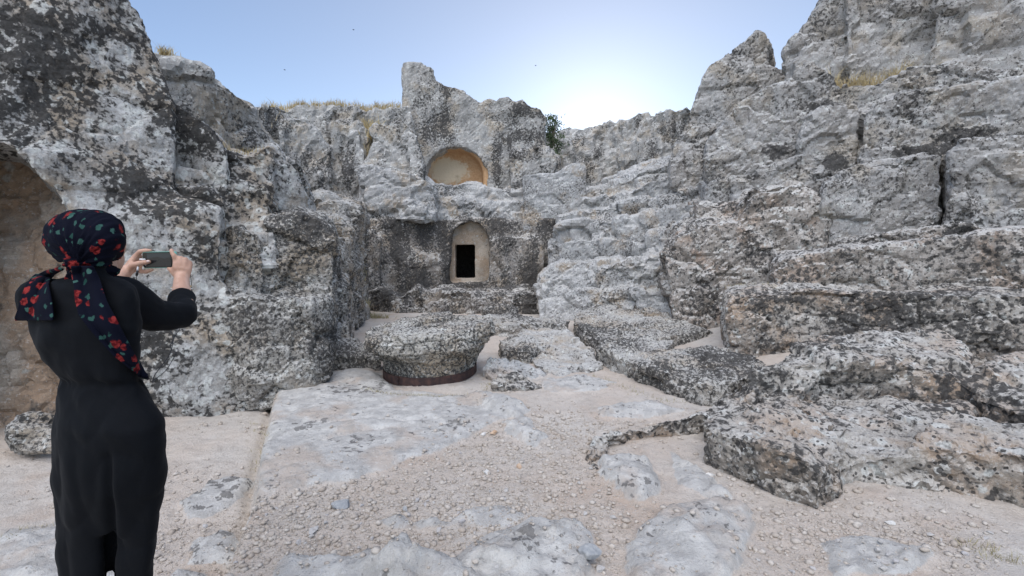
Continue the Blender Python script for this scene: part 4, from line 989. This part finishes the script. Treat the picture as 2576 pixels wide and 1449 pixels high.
def gl(pts, n, sx, nb):
    out = []
    for (p, a, b) in line([(u, v, 5) for u, v in pts], n, sx, nb):
        out.append((p, a, b))
    res = []
    for k in range(n):
        t_ = k / (n - 1) * (len(pts) - 1); i = min(int(t_), len(pts) - 2); f_ = t_ - i
        q = G(pts[i][0] + (pts[i + 1][0] - pts[i][0]) * f_, pts[i][1] + (pts[i + 1][1] - pts[i][1]) * f_, .02)
        z_ = float(ground_z(np.array([q.x]), np.array([q.y]))[0][0]); res.append(((q.x, q.y, z_ + .02), sx, nb))
    return res
grass(gl([(905, 790), (925, 800), (960, 800)], 8, .3, 40), '', 'weed', hgt=(.06, .2), seed=6)
grass(gl([(930, 985), (1000, 1000), (1100, 1003), (1210, 985), (1235, 960)], 26, .12, 24), '', 'weed', hgt=(.015, .05), seed=7, w=.003)
grass(gl([(1500, 945), (1600, 985), (1700, 1010)], 14, .18, 18), '', 'weed', hgt=(.02, .06), seed=9, w=.003)
grass(gl([(1830, 872), (1880, 890), (1950, 905)], 8, .12, 20), '', 'weed', hgt=(.02, .07), seed=23, w=.003)
grass(gl([(180, 1240), (60, 1260), (20, 1290)], 6, .1, 24), '', 'weed', hgt=(.01, .05), seed=24, w=.002)
grass(gl([(2440, 1350), (2500, 1380), (2560, 1400)], 6, .14, 26), '', 'weed', hgt=(.02, .08), seed=10, w=.002)
grass(gl([(640, 1020), (668, 1080), (650, 1110)], 8, .1, 18), '', 'weed', hgt=(.02, .06), seed=12, w=.003)
# bush
bp = P(1386, 385, 17.3); bush = empty('bush', bp, label='dark green leafy bush growing in the gap right of the tower', cat='bush')
tr = Geo()
for k in range(7):
    tr.tube([bp, bp + Vector((rg.uniform(-.1, .1), rg.uniform(-.1, .1), .5)), bp + Vector((rg.uniform(-.35, .3), rg.uniform(-.3, .3), rg.uniform(.8, 1.2)))], [.03, .02, .008], seg=6)
M['bark'] = plain('grey_bark', (.12, .10, .08), (.2, .17, .14)); obj('trunk', tr.mesh(), M['bark'], bush)
vs = []; fs = []
for k in range(2600):
    c = bp + Vector((rg.gauss(0, .21), rg.gauss(0, .24), rg.uniform(-.15, 1.25)))
    wdt = 1.15 - abs((c.z - bp.z) - .5) * .8
    c.x = bp.x + (c.x - bp.x) * wdt
    if noise(np.array([[c.x * 4, c.y * 4, c.z * 4]]), 5)[0] < -.12: continue
    d = Vector((rg.gauss(0, 1), rg.gauss(0, 1), rg.gauss(0, 1))).normalized() * .05
    e = d.cross(Vector((rg.gauss(0, 1), rg.gauss(0, 1), rg.gauss(0, 1)))).normalized() * .018
    i = len(vs); vs += [c - d, c + e, c + d, c - e]; fs.append((i, i + 1, i + 2, i + 3))
me = bpy.data.meshes.new('crown'); me.from_pydata([tuple(v) for v in vs], [], fs)
M['leaf'] = straw('bush_leaves', (.05, .08, .04), (.12, .16, .08)); obj('crown', me, M['leaf'], bush, smooth=False)
M['bird'] = plain('dark_feathers', (.02, .02, .022), (.04, .04, .04))
for (u, v, lb) in [(889, 75, 'tiny dark bird high in the blue sky left of the tower'), (1347, 165, 'tiny dark bird in the pale sky right of the tower'), (716, 176, 'tiny dark bird low above the back-left wall')]:
    c = P(u, v, 34); b = Geo().ell(c, (.03, .08, .025), seg=8, ring=6)
    me = b.mesh(); o = obj('bird', me, M['bird'], origin=c); tag(o, lb, 'bird')
    wg = bpy.data.meshes.new('wing'); q = [c + Vector(a) * .35 for a in ((0, .05, 0), (0, -.05, 0), (.13, -.04, .05), (.24, -.08, .02), (.12, .04, .05), (-.13, -.04, .05), (-.24, -.08, .02), (-.12, .04, .05))]
    wg.from_pydata([tuple(a) for a in q], [], [(0, 1, 2, 4), (4, 2, 3), (1, 0, 7, 5), (5, 7, 6)])
    obj('wings', evalmods(wg, [('SOLIDIFY', dict(thickness=.01))]), M['bird'], o, smooth=False)

# ------------------------------------------------------------------ the woman with the phone
Y0 = 1.40
pz = float(ground_z(np.array([P(250, 1449, Y0).x]), np.array([Y0]))[0][0])
person = empty('person', (P(250, 1449, Y0).x, Y0, pz), label='woman seen from behind in black jumpsuit and floral headscarf, photographing with a phone', cat='person')
def ering(uL, uR, v, Yc, d, n=36, ex=2.3, tilt=0.0):
    l_, r_ = uL, uR
    for _ in range(5):
        o_ = ering0(l_, r_, v, Yc, d, n, ex, tilt)
        us = [CX + F * p.x / (p.y * cp - (p.z - CAMZ) * sp) for p in o_]
        l_ += uL - min(us); r_ += uR - max(us)
    return ering0(l_, r_, v, Yc, d, n, ex, tilt)
def ering0(uL, uR, v, Yc, d, n=36, ex=2.3, tilt=0.0):
    a_, b_ = P(uL, v, Yc), P(uR, v, Yc); c = (a_ + b_) / 2; hx = (b_.x - a_.x) / 2; out = []
    for k in range(n):
        a = 2 * math.pi * k / n; ca_, sa_ = math.cos(a), math.sin(a)
        ex_ = abs(ca_) ** (2 / ex) * (1 if ca_ > 0 else -1); ey_ = abs(sa_) ** (2 / ex) * (1 if sa_ > 0 else -1)
        out.append(Vector((c.x + hx * ex_ + d * ey_ * c.x / c.y, c.y + d * ey_ + tilt * hx * ex_, c.z)))
    return out
def pt(u, v, Y): return P(u, v, Y)
torso = [(188, 268, 668, 1.41, .055), (182, 272, 690, 1.41, .06), (130, 318, 704, 1.41, .07), (100, 340, 722, 1.41, .085), (84, 352, 755, 1.41, .10), (76, 354, 810, 1.41, .115), (84, 352, 860, 1.41, .115), (100, 350, 900, 1.41, .11),
         (132, 350, 930, 1.41, .105), (156, 348, 948, 1.41, .095), (153, 362, 962, 1.41, .105), (144, 384, 1000, 1.41, .125), (133, 410, 1046, 1.40, .14), (126, 421, 1090, 1.40, .14), (124, 421, 1140, 1.40, .135), (128, 416, 1200, 1.40, .125), (133, 408, 1260, 1.41, .11), (138, 402, 1310, 1.41, .09)]
legL = [(127, 275, 1180, 1.41, .11), (134, 278, 1260, 1.41, .10), (139, 275, 1340, 1.42, .095), (143, 271, 1449, 1.42, .085), (150, 266, 1600, 1.42, .075), (160, 262, 1760, 1.41, .07), (164, 262, 1890, 1.40, .07)]
legR = [(270, 416, 1180, 1.41, .11), (276, 408, 1260, 1.41, .10), (282, 398, 1340, 1.42, .095), (286, 384, 1449, 1.42, .085), (290, 380, 1600, 1.42, .075), (292, 378, 1760, 1.41, .07), (296, 378, 1890, 1.40, .07)]
armR = [(300, 748, 1.43), (345, 772, 1.47), (385, 792, 1.52), (430, 796, 1.58), (456, 793, 1.62)]
foreR = [(456, 793, 1.62), (462, 775, 1.67), (457, 752, 1.73)]
armL = [(112, 752, 1.43), (150, 800, 1.52), (200, 822, 1.60)]
foreL = [(200, 822, 1.60), (240, 775, 1.66), (268, 735, 1.72)]
js = Geo()
js.rings([ering(*t_) for t_ in torso]); js.rings([ering(*t_) for t_ in legL]); js.rings([ering(*t_) for t_ in legR])
js.tube([pt(*p) for p in armR], [.070, .064, .056, .049, .046]); js.tube([pt(*p) for p in foreR], [.046, .044, .037])
js.tube([pt(*p) for p in armL], [.068, .055, .046]); js.tube([pt(*p) for p in foreL], [.044, .040, .036])
# turned-back cuff and stand collar
js.tube([pt(459, 766, 1.70), pt(456, 750, 1.735)], [.042, .041], caps=False)
js.rings([ering(184, 268, 660, 1.41, .062), ering(182, 272, 695, 1.41, .066)])
me = voxel(js, .0068, 3)
co, no = getco(me)
# cloth folds: drag lines at waist, seat and sleeve
d = .004 * fbm(co * np.array([9, 9, 5]), 3, 400)
zz_ = co[:, 2]; waist = np.exp(-((zz_ - P(200, 948, 1.4).z) / .05) ** 2)
d -= .010 * waist * np.abs(noise(co * np.array([26, 26, 6]), 401))
q = co * 1.0; sl = sstep(P(330, 0, 1.45).x, P(380, 0, 1.5).x, co[:, 0]) * (co[:, 2] > P(0, 860, 1.45).z)
d += sl * .010 * (np.abs(noise(np.stack([co[:, 0] * 22 + co[:, 2] * 16, co[:, 1] * 9, co[:, 2] * 14], 1), 402)) - .25)
uu = CX + F * co[:, 0] / (co[:, 1] * cp - (co[:, 2] - CAMZ) * sp); vv = CY - F * (co[:, 1] * sp + (co[:, 2] - CAMZ) * cp) / (co[:, 1] * cp - (co[:, 2] - CAMZ) * sp)
leg = sstep(1080, 1200, vv)
d -= .018 * sstep(1110, 1200, vv) * (co[:, 1] < 1.42) * np.exp(-((uu - np.interp(vv, [1080, 1340, 1449], [266, 279, 281])) / 11) ** 2)
d += leg * .012 * (np.abs(noise(np.stack([co[:, 0] * 15, co[:, 1] * 8, co[:, 2] * 2.2], 1), 410)) - .25)
d += .008 * (np.abs(noise(np.stack([co[:, 0] * 10 + co[:, 2] * 13, co[:, 1] * 6, co[:, 2] * 9], 1), 411)) - .25) * (1 - leg)
d += .014 * (np.abs(noise(np.stack([co[:, 0] * 7 - co[:, 2] * 9, co[:, 1] * 5, co[:, 2] * 3 + co[:, 0] * 6], 1), 403)) - .2)
setco(me, co + no * d[:, None])
def cloth_mat():
    t = NT('black_cotton'); c = t.mix(t.noise(300, 2), (.002, .0026, .004), (.005, .006, .008))
    t.b.inputs['Sheen Weight'].default_value = .02; t.b.inputs['Sheen Roughness'].default_value = .4
    return t.done(c, .85, t.bump(t.noise(400, 2), .3, .001), .12)
M['black'] = cloth_mat()
suit = obj('jumpsuit', me, M['black'], person)
from mathutils.bvhtree import BVHTree
bvh = BVHTree.FromPolygons([v.co[:] for v in me.vertices], [p.vertices[:] for p in me.polygons])
# body
bd = Geo()
def shrink(t_, k):
    k -= .08
    uL, uR, v, Yc, dd = t_; m = (uL + uR) / 2; return (m + (uL - m) * k, m + (uR - m) * k, v, Yc, dd * k)
bd.rings([ering(*shrink(t_, .86)) for t_ in torso[3:-2]]); bd.rings([ering(*shrink(t_, .75)) for t_ in legL]); bd.rings([ering(*shrink(t_, .75)) for t_ in legR])
bd.tube([pt(235, 720, 1.42), pt(240, 670, 1.43)], [.055, .052])
bd.ell(pt(228, 612, 1.45), (.082, .09, .085)); bd.ell(pt(252, 650, 1.475), (.058, .062, .062)); bd.ell(pt(262, 672, 1.50), (.03, .035, .022))
bd.ell(pt(262, 630, 1.56), (.013, .018, .020)); bd.tube([pt(258, 610, 1.545), pt(264, 636, 1.565)], [.008, .013]); bd.ell(pt(262, 652, 1.545), (.02, .012, .008))
for a in (-.03, .03): bd.ell(pt(250, 612, 1.54) + Vector((a, -.004, 0)), (.014, .01, .007))
bd.ell(pt(205, 612, 1.44), (.012, .02, .03)); bd.ell(pt(292, 622, 1.45), (.010, .018, .028))
bd.tube([pt(*p) for p in armR], [.055, .048, .042, .038, .036]); bd.tube([pt(456, 793, 1.62), pt(460, 770, 1.68), pt(457, 740, 1.76), pt(456, 715, 1.80), pt(457, 698, 1.825)], [.036, .037, .032, .027, .025])
bd.tube([pt(*p) for p in armL], [.052, .045, .038]); bd.tube([pt(200, 822, 1.60), pt(245, 765, 1.68), pt(290, 706, 1.78), pt(314, 684, 1.825)], [.038, .037, .031, .025])
def H(u, v, dy=0.0): return P(u, v, 1.83 + dy)
def chain(pts, r): bd.tube([H(*p) for p in pts], r, seg=12)
# right hand: back of the hand, forefinger up the phone's edge, other fingers curled behind it, thumb below
for a, b in (((447, 694, 0), (443, 655, .004)), ((453, 697, 0), (454, 651, .004)), ((460, 697, .002), (466, 654, .010)), ((467, 693, .004), (476, 662, .020))):
    chain([a, ((a[0] + b[0]) / 2, (a[1] + b[1]) / 2, (a[2] + b[2]) / 2 - .004), b], [.015, .0155, .0115])
chain([(449, 675, .008), (470, 675, .014)], [.016, .016])
chain([(443, 655, .004), (438, 643, -.002), (433, 635, .0), (431.5, 630, .001)], [.0108, .0098, .0085, .0078])
chain([(454, 651, .004), (455, 650, .030), (447, 654, .046), (436, 657, .036)], [.0112, .0102, .0092, .0082])
chain([(466, 654, .010), (468, 656, .038), (459, 662, .055), (446, 664, .042)], [.0110, .0100, .0090, .0080])
chain([(476, 662, .020), (479, 666, .044), (470, 671, .058), (458, 673, .048)], [.0098, .0088, .0080, .0070])
chain([(449, 693, .0), (438, 687, -.004), (431, 679, -.002), (425, 675, .003)], [.0135, .0120, .0105, .0085])
# left hand: forefinger over the top edge, thumb on the screen, little finger underneath
for a, b in (((318, 678, 0), (343, 643, .010)), ((319, 681, .002), (346, 652, .018)), ((320, 684, .004), (347, 661, .022)), ((320, 687, .004), (346, 670, .020))):
    chain([a, ((a[0] + b[0]) / 2, (a[1] + b[1]) / 2, (a[2] + b[2]) / 2 - .003), b], [.0140, .0140, .0110])
chain([(343, 643, .010), (352, 633, .006), (365, 630, .003), (378, 630.5, .004)], [.0105, .0095, .0085, .0072])
chain([(346, 652, .018), (358, 646, .030), (372, 648, .030), (384, 651, .024)], [.0108, .0098, .0088, .0076])
chain([(347, 661, .022), (359, 664, .032), (373, 665, .028), (383, 664, .022)], [.0105, .0095, .0085, .0074])
chain([(346, 670, .020), (354, 683, .012), (368, 684, .004), (383, 678.5, .004)], [.0098, .0092, .0082, .0068])
chain([(322, 684, -.004), (334, 667, -.014), (352, 662, -.020), (375, 658.5, -.0125)], [.0140, .0118, .0105, .0078])
for u in (205, 335):      # feet
    b = P(u, 1449, 1.41).x; bd.ell((b, 1.47, pz + .045), (.04, .11, .035)); bd.tube([(b, 1.41, pz + .22), (b, 1.41, pz + .06)], [.04, .038])
me = voxel(bd, .0043, 2)
t = NT('skin'); c = t.mix(t.step(t.noise(30, 3), .35, .65), (.46, .27, .19), (.56, .35, .26))
t.b.inputs['Subsurface Weight'].default_value = .08; t.b.inputs['Subsurface Radius'].default_value = (.01, .005, .003)
M['skin'] = t.done(c, .5, t.bump(t.noise(160, 3), .15, .002), .35)
body = obj('body', me, M['skin'], person)
nl = Geo(); t = NT('nail'); M['nail'] = t.done((.66, .50, .46), .3, None, .5)
nl.ell(H(372, 657.3, -.0215), (.0065, .003, .0045), seg=12, ring=8)
obj('thumbnail', nl.mesh(), M['nail'], body)
for u in (205, 335):
    sh = Geo(); b = P(u, 1449, 1.41).x; sh.ell((b, 1.47, pz + .04), (.048, .13, .05)); sh.ell((b, 1.41, pz + .05), (.045, .06, .06)); sh.ell((b, 1.46, pz + .012), (.05, .14, .014))
    obj('shoe', voxel(sh, .006, 2), M['black'], person)
# scarf
def floral():
    t = NT('floral_scarf_cloth')
    def layer(scale, seed, rmax):
        mp = t.t.nodes.new('ShaderNodeMapping'); t.t.links.new(t.pos.outputs['Position'], mp.inputs[0]); mp.inputs['Location'].default_value = (seed, seed * 2, seed * 3)
        nn = t.t.nodes.new('ShaderNodeTexNoise'); nn.inputs['Scale'].default_value = 75; nn.inputs['Detail'].default_value = 3; t.t.links.new(mp.outputs[0], nn.inputs['Vector'])
        vm = t.t.nodes.new('ShaderNodeVectorMath'); vm.operation = 'MULTIPLY_ADD'; t.t.links.new(nn.outputs['Color'], vm.inputs[0]); vm.inputs[1].default_value = (.018,) * 3; t.t.links.new(mp.outputs[0], vm.inputs[2])
        v = t.t.nodes.new('ShaderNodeTexVoronoi'); v.inputs['Scale'].default_value = scale; t.t.links.new(vm.outputs[0], v.inputs['Vector'])
        sx = t.t.nodes.new('ShaderNodeSeparateColor'); t.t.links.new(v.outputs['Color'], sx.inputs[0])
        return v.outputs['Distance'], sx
    d1, c1 = layer(30, 3.3, .4); d2, c2 = layer(42, 7.1, .4)
    base = t.mix(t.noise(14, 2), (.002, .0025, .007), (.005, .006, .014))
    gm_ = t.math('MULTIPLY', t.step(d2, .36, .30), t.step(c2.outputs[0], .64, .66))
    col = t.mix(t.math('MULTIPLY', gm_, .85), base, t.mix(c2.outputs[1], (.015, .055, .045), (.05, .12, .10)))
    rm = t.math('MULTIPLY', t.step(d1, .44, .36), t.step(c1.outputs[0], .46, .48))
    col = t.mix(rm, col, t.mix(t.step(t.noise(90, 3), .38, .62), (.07, .005, .007), (.24, .028, .026)))
    return t.done(col, .9, t.bump(t.noise(350, 2), .3, .001), .08)
M['scarf'] = floral()
sc_ = Geo()
hr = [(196, 226, 527.5, .02), (166, 256, 531, .05), (142, 282, 540, .078), (122, 304, 556, .098), (110, 314, 574, .11), (105, 318, 596, .118), (107, 316, 614, .118), (116, 309, 632, .112), (132, 300, 647, .102), (150, 288, 658, .09), (170, 276, 670, .075), (166, 275, 684, .082), (160, 278, 698, .085), (158, 280, 712, .085)]
sc_.rings([ering(a, b, v, 1.425, dd, n=64, ex=2.05) for a, b, v, dd in hr])
sc_.ell(pt(188, 663, 1.345), (.030, .022, .020)); sc_.ell(pt(262, 682, 1.40), (.03, .05, .018))
me = voxel(sc_, .004, 3)
# cut the face opening on the far right-front side: cloth is a shell, push it in where the face is bare
co, no = getco(me); kn = np.array(pt(190, 662, 1.33)); dx_ = co - kn
ang_ = np.arctan2(dx_[:, 2], dx_[:, 0]); rr_ = np.linalg.norm(dx_[:, [0, 2]], axis=1)
fold = np.abs(noise(np.stack([ang_ * 5.5, co[:, 1] * 4, rr_ * 5], 1), 500)) - .25
fold2 = np.abs(noise(np.stack([ang_ * 13, co[:, 1] * 5, rr_ * 9], 1), 501)) - .25
k = np.exp(-rr_ / .13)
d = .020 * fold * np.clip(k * 1.6, .12, 1) + .008 * fold2 * k * 1.5 + .004 * fbm(co * 12, 2, 502)
setco(me, co + no * d[:, None])
scarf = obj('headscarf', me, M['scarf'], person)
bvh2 = BVHTree.FromPolygons([v.co[:] for v in me.vertices], [p.vertices[:] for p in me.polygons])
def drape(name, L, Rr, nu, nv, seed, lift=.012, fold=.008, blend=None, deff=1.33):
    cam_ = Vector((0, 0, CAMZ)); vs = []; fs = []
    def at(poly, t_):
        t_ *= len(poly) - 1; i = min(int(t_), len(poly) - 2); f_ = t_ - i
        return (poly[i][0] + (poly[i + 1][0] - poly[i][0]) * f_, poly[i][1] + (poly[i + 1][1] - poly[i][1]) * f_)
    prev = None
    for j in range(nv + 1):
        a, b = at(L, j / nv), at(Rr, j / nv); row = []
        for i in range(nu + 1):
            s_ = i / nu; u, v = a[0] + (b[0] - a[0]) * s_, a[1] + (b[1] - a[1]) * s_
            dr = Vector(ray(u, v)).normalized(); hits = [h[3] for h in (bvh.ray_cast(cam_, dr), bvh2.ray_cast(cam_, dr)) if h[0]]
            Yh = min(hits) * dr.y if hits else None
            row.append([u, v, Yh])
        known = [q[2] for q in row if q[2]] or ([prev] if prev else [deff])
        for q in row:
            if q[2] is None: q[2] = max(known) + .01
        prev = sum(q[2] for q in row) / len(row)
        for i, q in enumerate(row):
            s_ = i / nu; edge = min(s_, 1 - s_) * 2
            fd = fold * math.sin(s_ * 9 + seed + j * .02) + fold * .7 * float(noise(np.array([[s_ * 7, j / nv * 2.5, seed]]), 7)[0])
            vs.append(P(q[0], q[1], q[2] - lift - fold - fd * (.4 + .6 * edge)))
    # smooth depth
    Yg = np.array([v.y for v in vs]).reshape(nv + 1, nu + 1)
    for _ in range(6):
        Yp = np.pad(Yg, 1, 'edge'); Yg = np.minimum(Yg + .004, (Yp[:-2, 1:-1] + Yp[2:, 1:-1] + Yp[1:-1, :-2] + Yp[1:-1, 2:] + 2 * Yg) / 6)
    out = []
    for k_, v in enumerate(vs):
        y_ = Yg.ravel()[k_]; sc__ = y_ / v.y; out.append((v.x * sc__, y_, CAMZ + (v.z - CAMZ) * sc__))
    for j in range(nv):
        for i in range(nu):
            a = j * (nu + 1) + i; fs.append((a, a + 1, a + nu + 2, a + nu + 1))
    m_ = bpy.data.meshes.new(name); m_.from_pydata(out, [], fs)
    m_ = evalmods(m_, [('SOLIDIFY', dict(thickness=.006, offset=-1)), ('SUBSURF', dict(levels=1, render_levels=1))])
    return obj(name, m_, M['scarf'], scarf)
drape('scarf_tail', [(180, 668), (186, 707), (189, 735), (192, 762), (200, 795), (226, 826), (255, 860), (285, 893), (318, 920), (345, 940), (360, 948)],
      [(236, 668), (256, 713), (271, 760), (296, 806), (317, 846), (336, 883), (352, 908), (362, 925), (368, 938), (374, 947), (376, 952)], 24, 90, 1.0)
drape('scarf_flap', [(150, 672), (112, 680), (84, 696), (68, 718), (58, 745), (48, 776), (39, 799), (42, 806)],
      [(165, 676), (140, 690), (128, 705), (126, 718), (130, 738), (135, 765), (138, 790), (136, 806)], 20, 50, 4.0, deff=1.34)
# bracelets
for (u, v, r0, th, nm_, cc) in ((456, 722, .0315, .0016, 'gold_bracelet', (.55, .38, .16)), (456.5, 726, .033, .0018, 'white_bracelet', (.75, .74, .72))):
    t = NT(nm_); M[nm_] = t.done(cc, .35, None, .5)
    b = Geo(); c = P(u, v, 1.79); pts = []
    for k in range(33):
        a = 2 * math.pi * k / 32; pts.append(c + Vector((r0 * math.cos(a), r0 * math.sin(a), .004 * math.sin(a * 1 + (1 if 'gold' in nm_ else 2.5)) - .08 * r0 * math.cos(a))))
    b.tube(pts, th, seg=8, caps=False); obj('bracelet', b.mesh(), M[nm_], person)
# phone
pc = P(403, 653.5, 1.833)
def rbox(w, h, d_, r, yoff=0, seg=6):
    pts = []
    for (sx, sz, a0) in ((1, 1, 0), (-1, 1, 90), (-1, -1, 180), (1, -1, 270)):
        for k in range(seg + 1):
            a = math.radians(a0 + 90 * k / seg); pts.append((sx * (w / 2 - r) + r * math.cos(a), sz * (h / 2 - r) + r * math.sin(a)))
    g_ = Geo(); g_.rings([[Vector((x_ * s_, y_ + yoff, z_ * s_)) for x_, z_ in pts] for s_, y_ in ((.985, -d_ / 2), (1, -d_ / 2 + .0015), (1, d_ / 2 - .0015), (.985, d_ / 2))])
    return g_
phone = empty('phone', pc, label='phone in a mint green case held level in both hands', cat='phone')
phone.rotation_euler = (0, math.radians(-1.0), 0)
def pobj(name, g_, mat, par=phone):
    me_ = g_.mesh(name); me_.materials.append(mat); o = bpy.data.objects.new(name, me_); COL.objects.link(o); o.parent = par; return o
t = NT('mint_case'); M['mint'] = t.done((.16, .42, .34), .4, None, .5)
t = NT('phone_black_glass'); M['glass'] = t.done((.008, .009, .011), .12, None, .5)
t = NT('phone_picture')       # dim live picture of the rock court on the screen
tc_ = t.t.nodes.new('ShaderNodeTexCoord'); sp_ = t.t.nodes.new('ShaderNodeSeparateXYZ'); t.t.links.new(tc_.outputs['Object'], sp_.inputs[0])
edge_ = t.math('ADD', sp_.outputs[2], t.math('MULTIPLY', t.math('SUBTRACT', t.noise(60, 2, vec=tc_.outputs['Object']), .5), .02))
pic = t.mix(t.step(edge_, .008, .010), t.mix(t.noise(180, 4, vec=tc_.outputs['Object']), (.006, .008, .010), (.030, .034, .036)), (.060, .085, .105))
t._in(t.b.inputs['Emission Color'], pic); t.b.inputs['Emission Strength'].default_value = .12
M['screen'] = t.done((.01, .01, .012), .2, None, .5)
pobj('case', rbox(.128, .063, .010, .009), M['mint'])
pobj('front_glass', rbox(.123, .0585, .0012, .008, -.0056), M['glass'])
pobj('screen', rbox(.092, .052, .0006, .001, -.0065), M['screen'])
hb = Geo(); hb.ell((-.0535, -.0066, -.018), (.0035, .0008, .0035), seg=16, ring=6); t = NT('button_silver'); M['btn'] = t.done((.5, .5, .52), .4); pobj('home_button', hb, M['btn'])
# cable
cab = empty('headphone_cable', P(345, 690, 1.83), label='thin dark headphone cable with a white plug hanging from the phone', cat='cable')
t = NT('cable_black'); M['cable'] = t.done((.02, .02, .022), .5, None, .4)
t = NT('plug_white'); M['plug'] = t.done((.75, .75, .75), .4, None, .5)
def curve(pts, n=60):
    pts = [Vector(p) for p in pts]; out = []
    for i in range(len(pts) - 1):
        p0, p1, p2, p3 = pts[max(i - 1, 0)], pts[i], pts[i + 1], pts[min(i + 2, len(pts) - 1)]
        for k in range(10):
            s_ = k / 10; out.append(.5 * ((2 * p1) + (p2 - p0) * s_ + (2 * p0 - 5 * p1 + 4 * p2 - p3) * s_ ** 2 + (3 * p1 - p0 - 3 * p2 + p3) * s_ ** 3))
    out.append(pts[-1]); return out
g = Geo(); g.tube([P(347, 672, 1.81), P(345.5, 682, 1.81)], .0032, seg=10); obj('plug', g.mesh(), M['plug'], cab)
g = Geo(); g.tube([P(364, 653, 1.825), P(353, 652.5, 1.822)], .0035, seg=10); obj('plug', g.mesh(), M['plug'], cab)
g = Geo(); g.tube([P(345.5, 682, 1.81), P(344, 692, 1.81)], .0042, seg=10)
g.tube(curve([P(344, 692, 1.81), P(343, 708, 1.805), P(342, 722, 1.79), P(345, 760, 1.75), P(380, 800, 1.72), P(432, 838, 1.68), P(434, 865, 1.62), P(426, 892, 1.58), P(408, 918, 1.53), P(390, 942, 1.48), P(383, 960, 1.44)]), .0013, seg=6)
g.tube(curve([P(476, 668, 1.87), P(480, 700, 1.85), P(482, 735, 1.84), P(476, 790, 1.80), P(450, 830, 1.72), P(431, 862, 1.65), P(430, 878, 1.63), P(442, 888, 1.61), P(434, 905, 1.58), P(417, 932, 1.53), P(398, 948, 1.5), P(384, 962, 1.44)]), .0011, seg=6)
obj('wire', g.mesh(), M['cable'], cab)
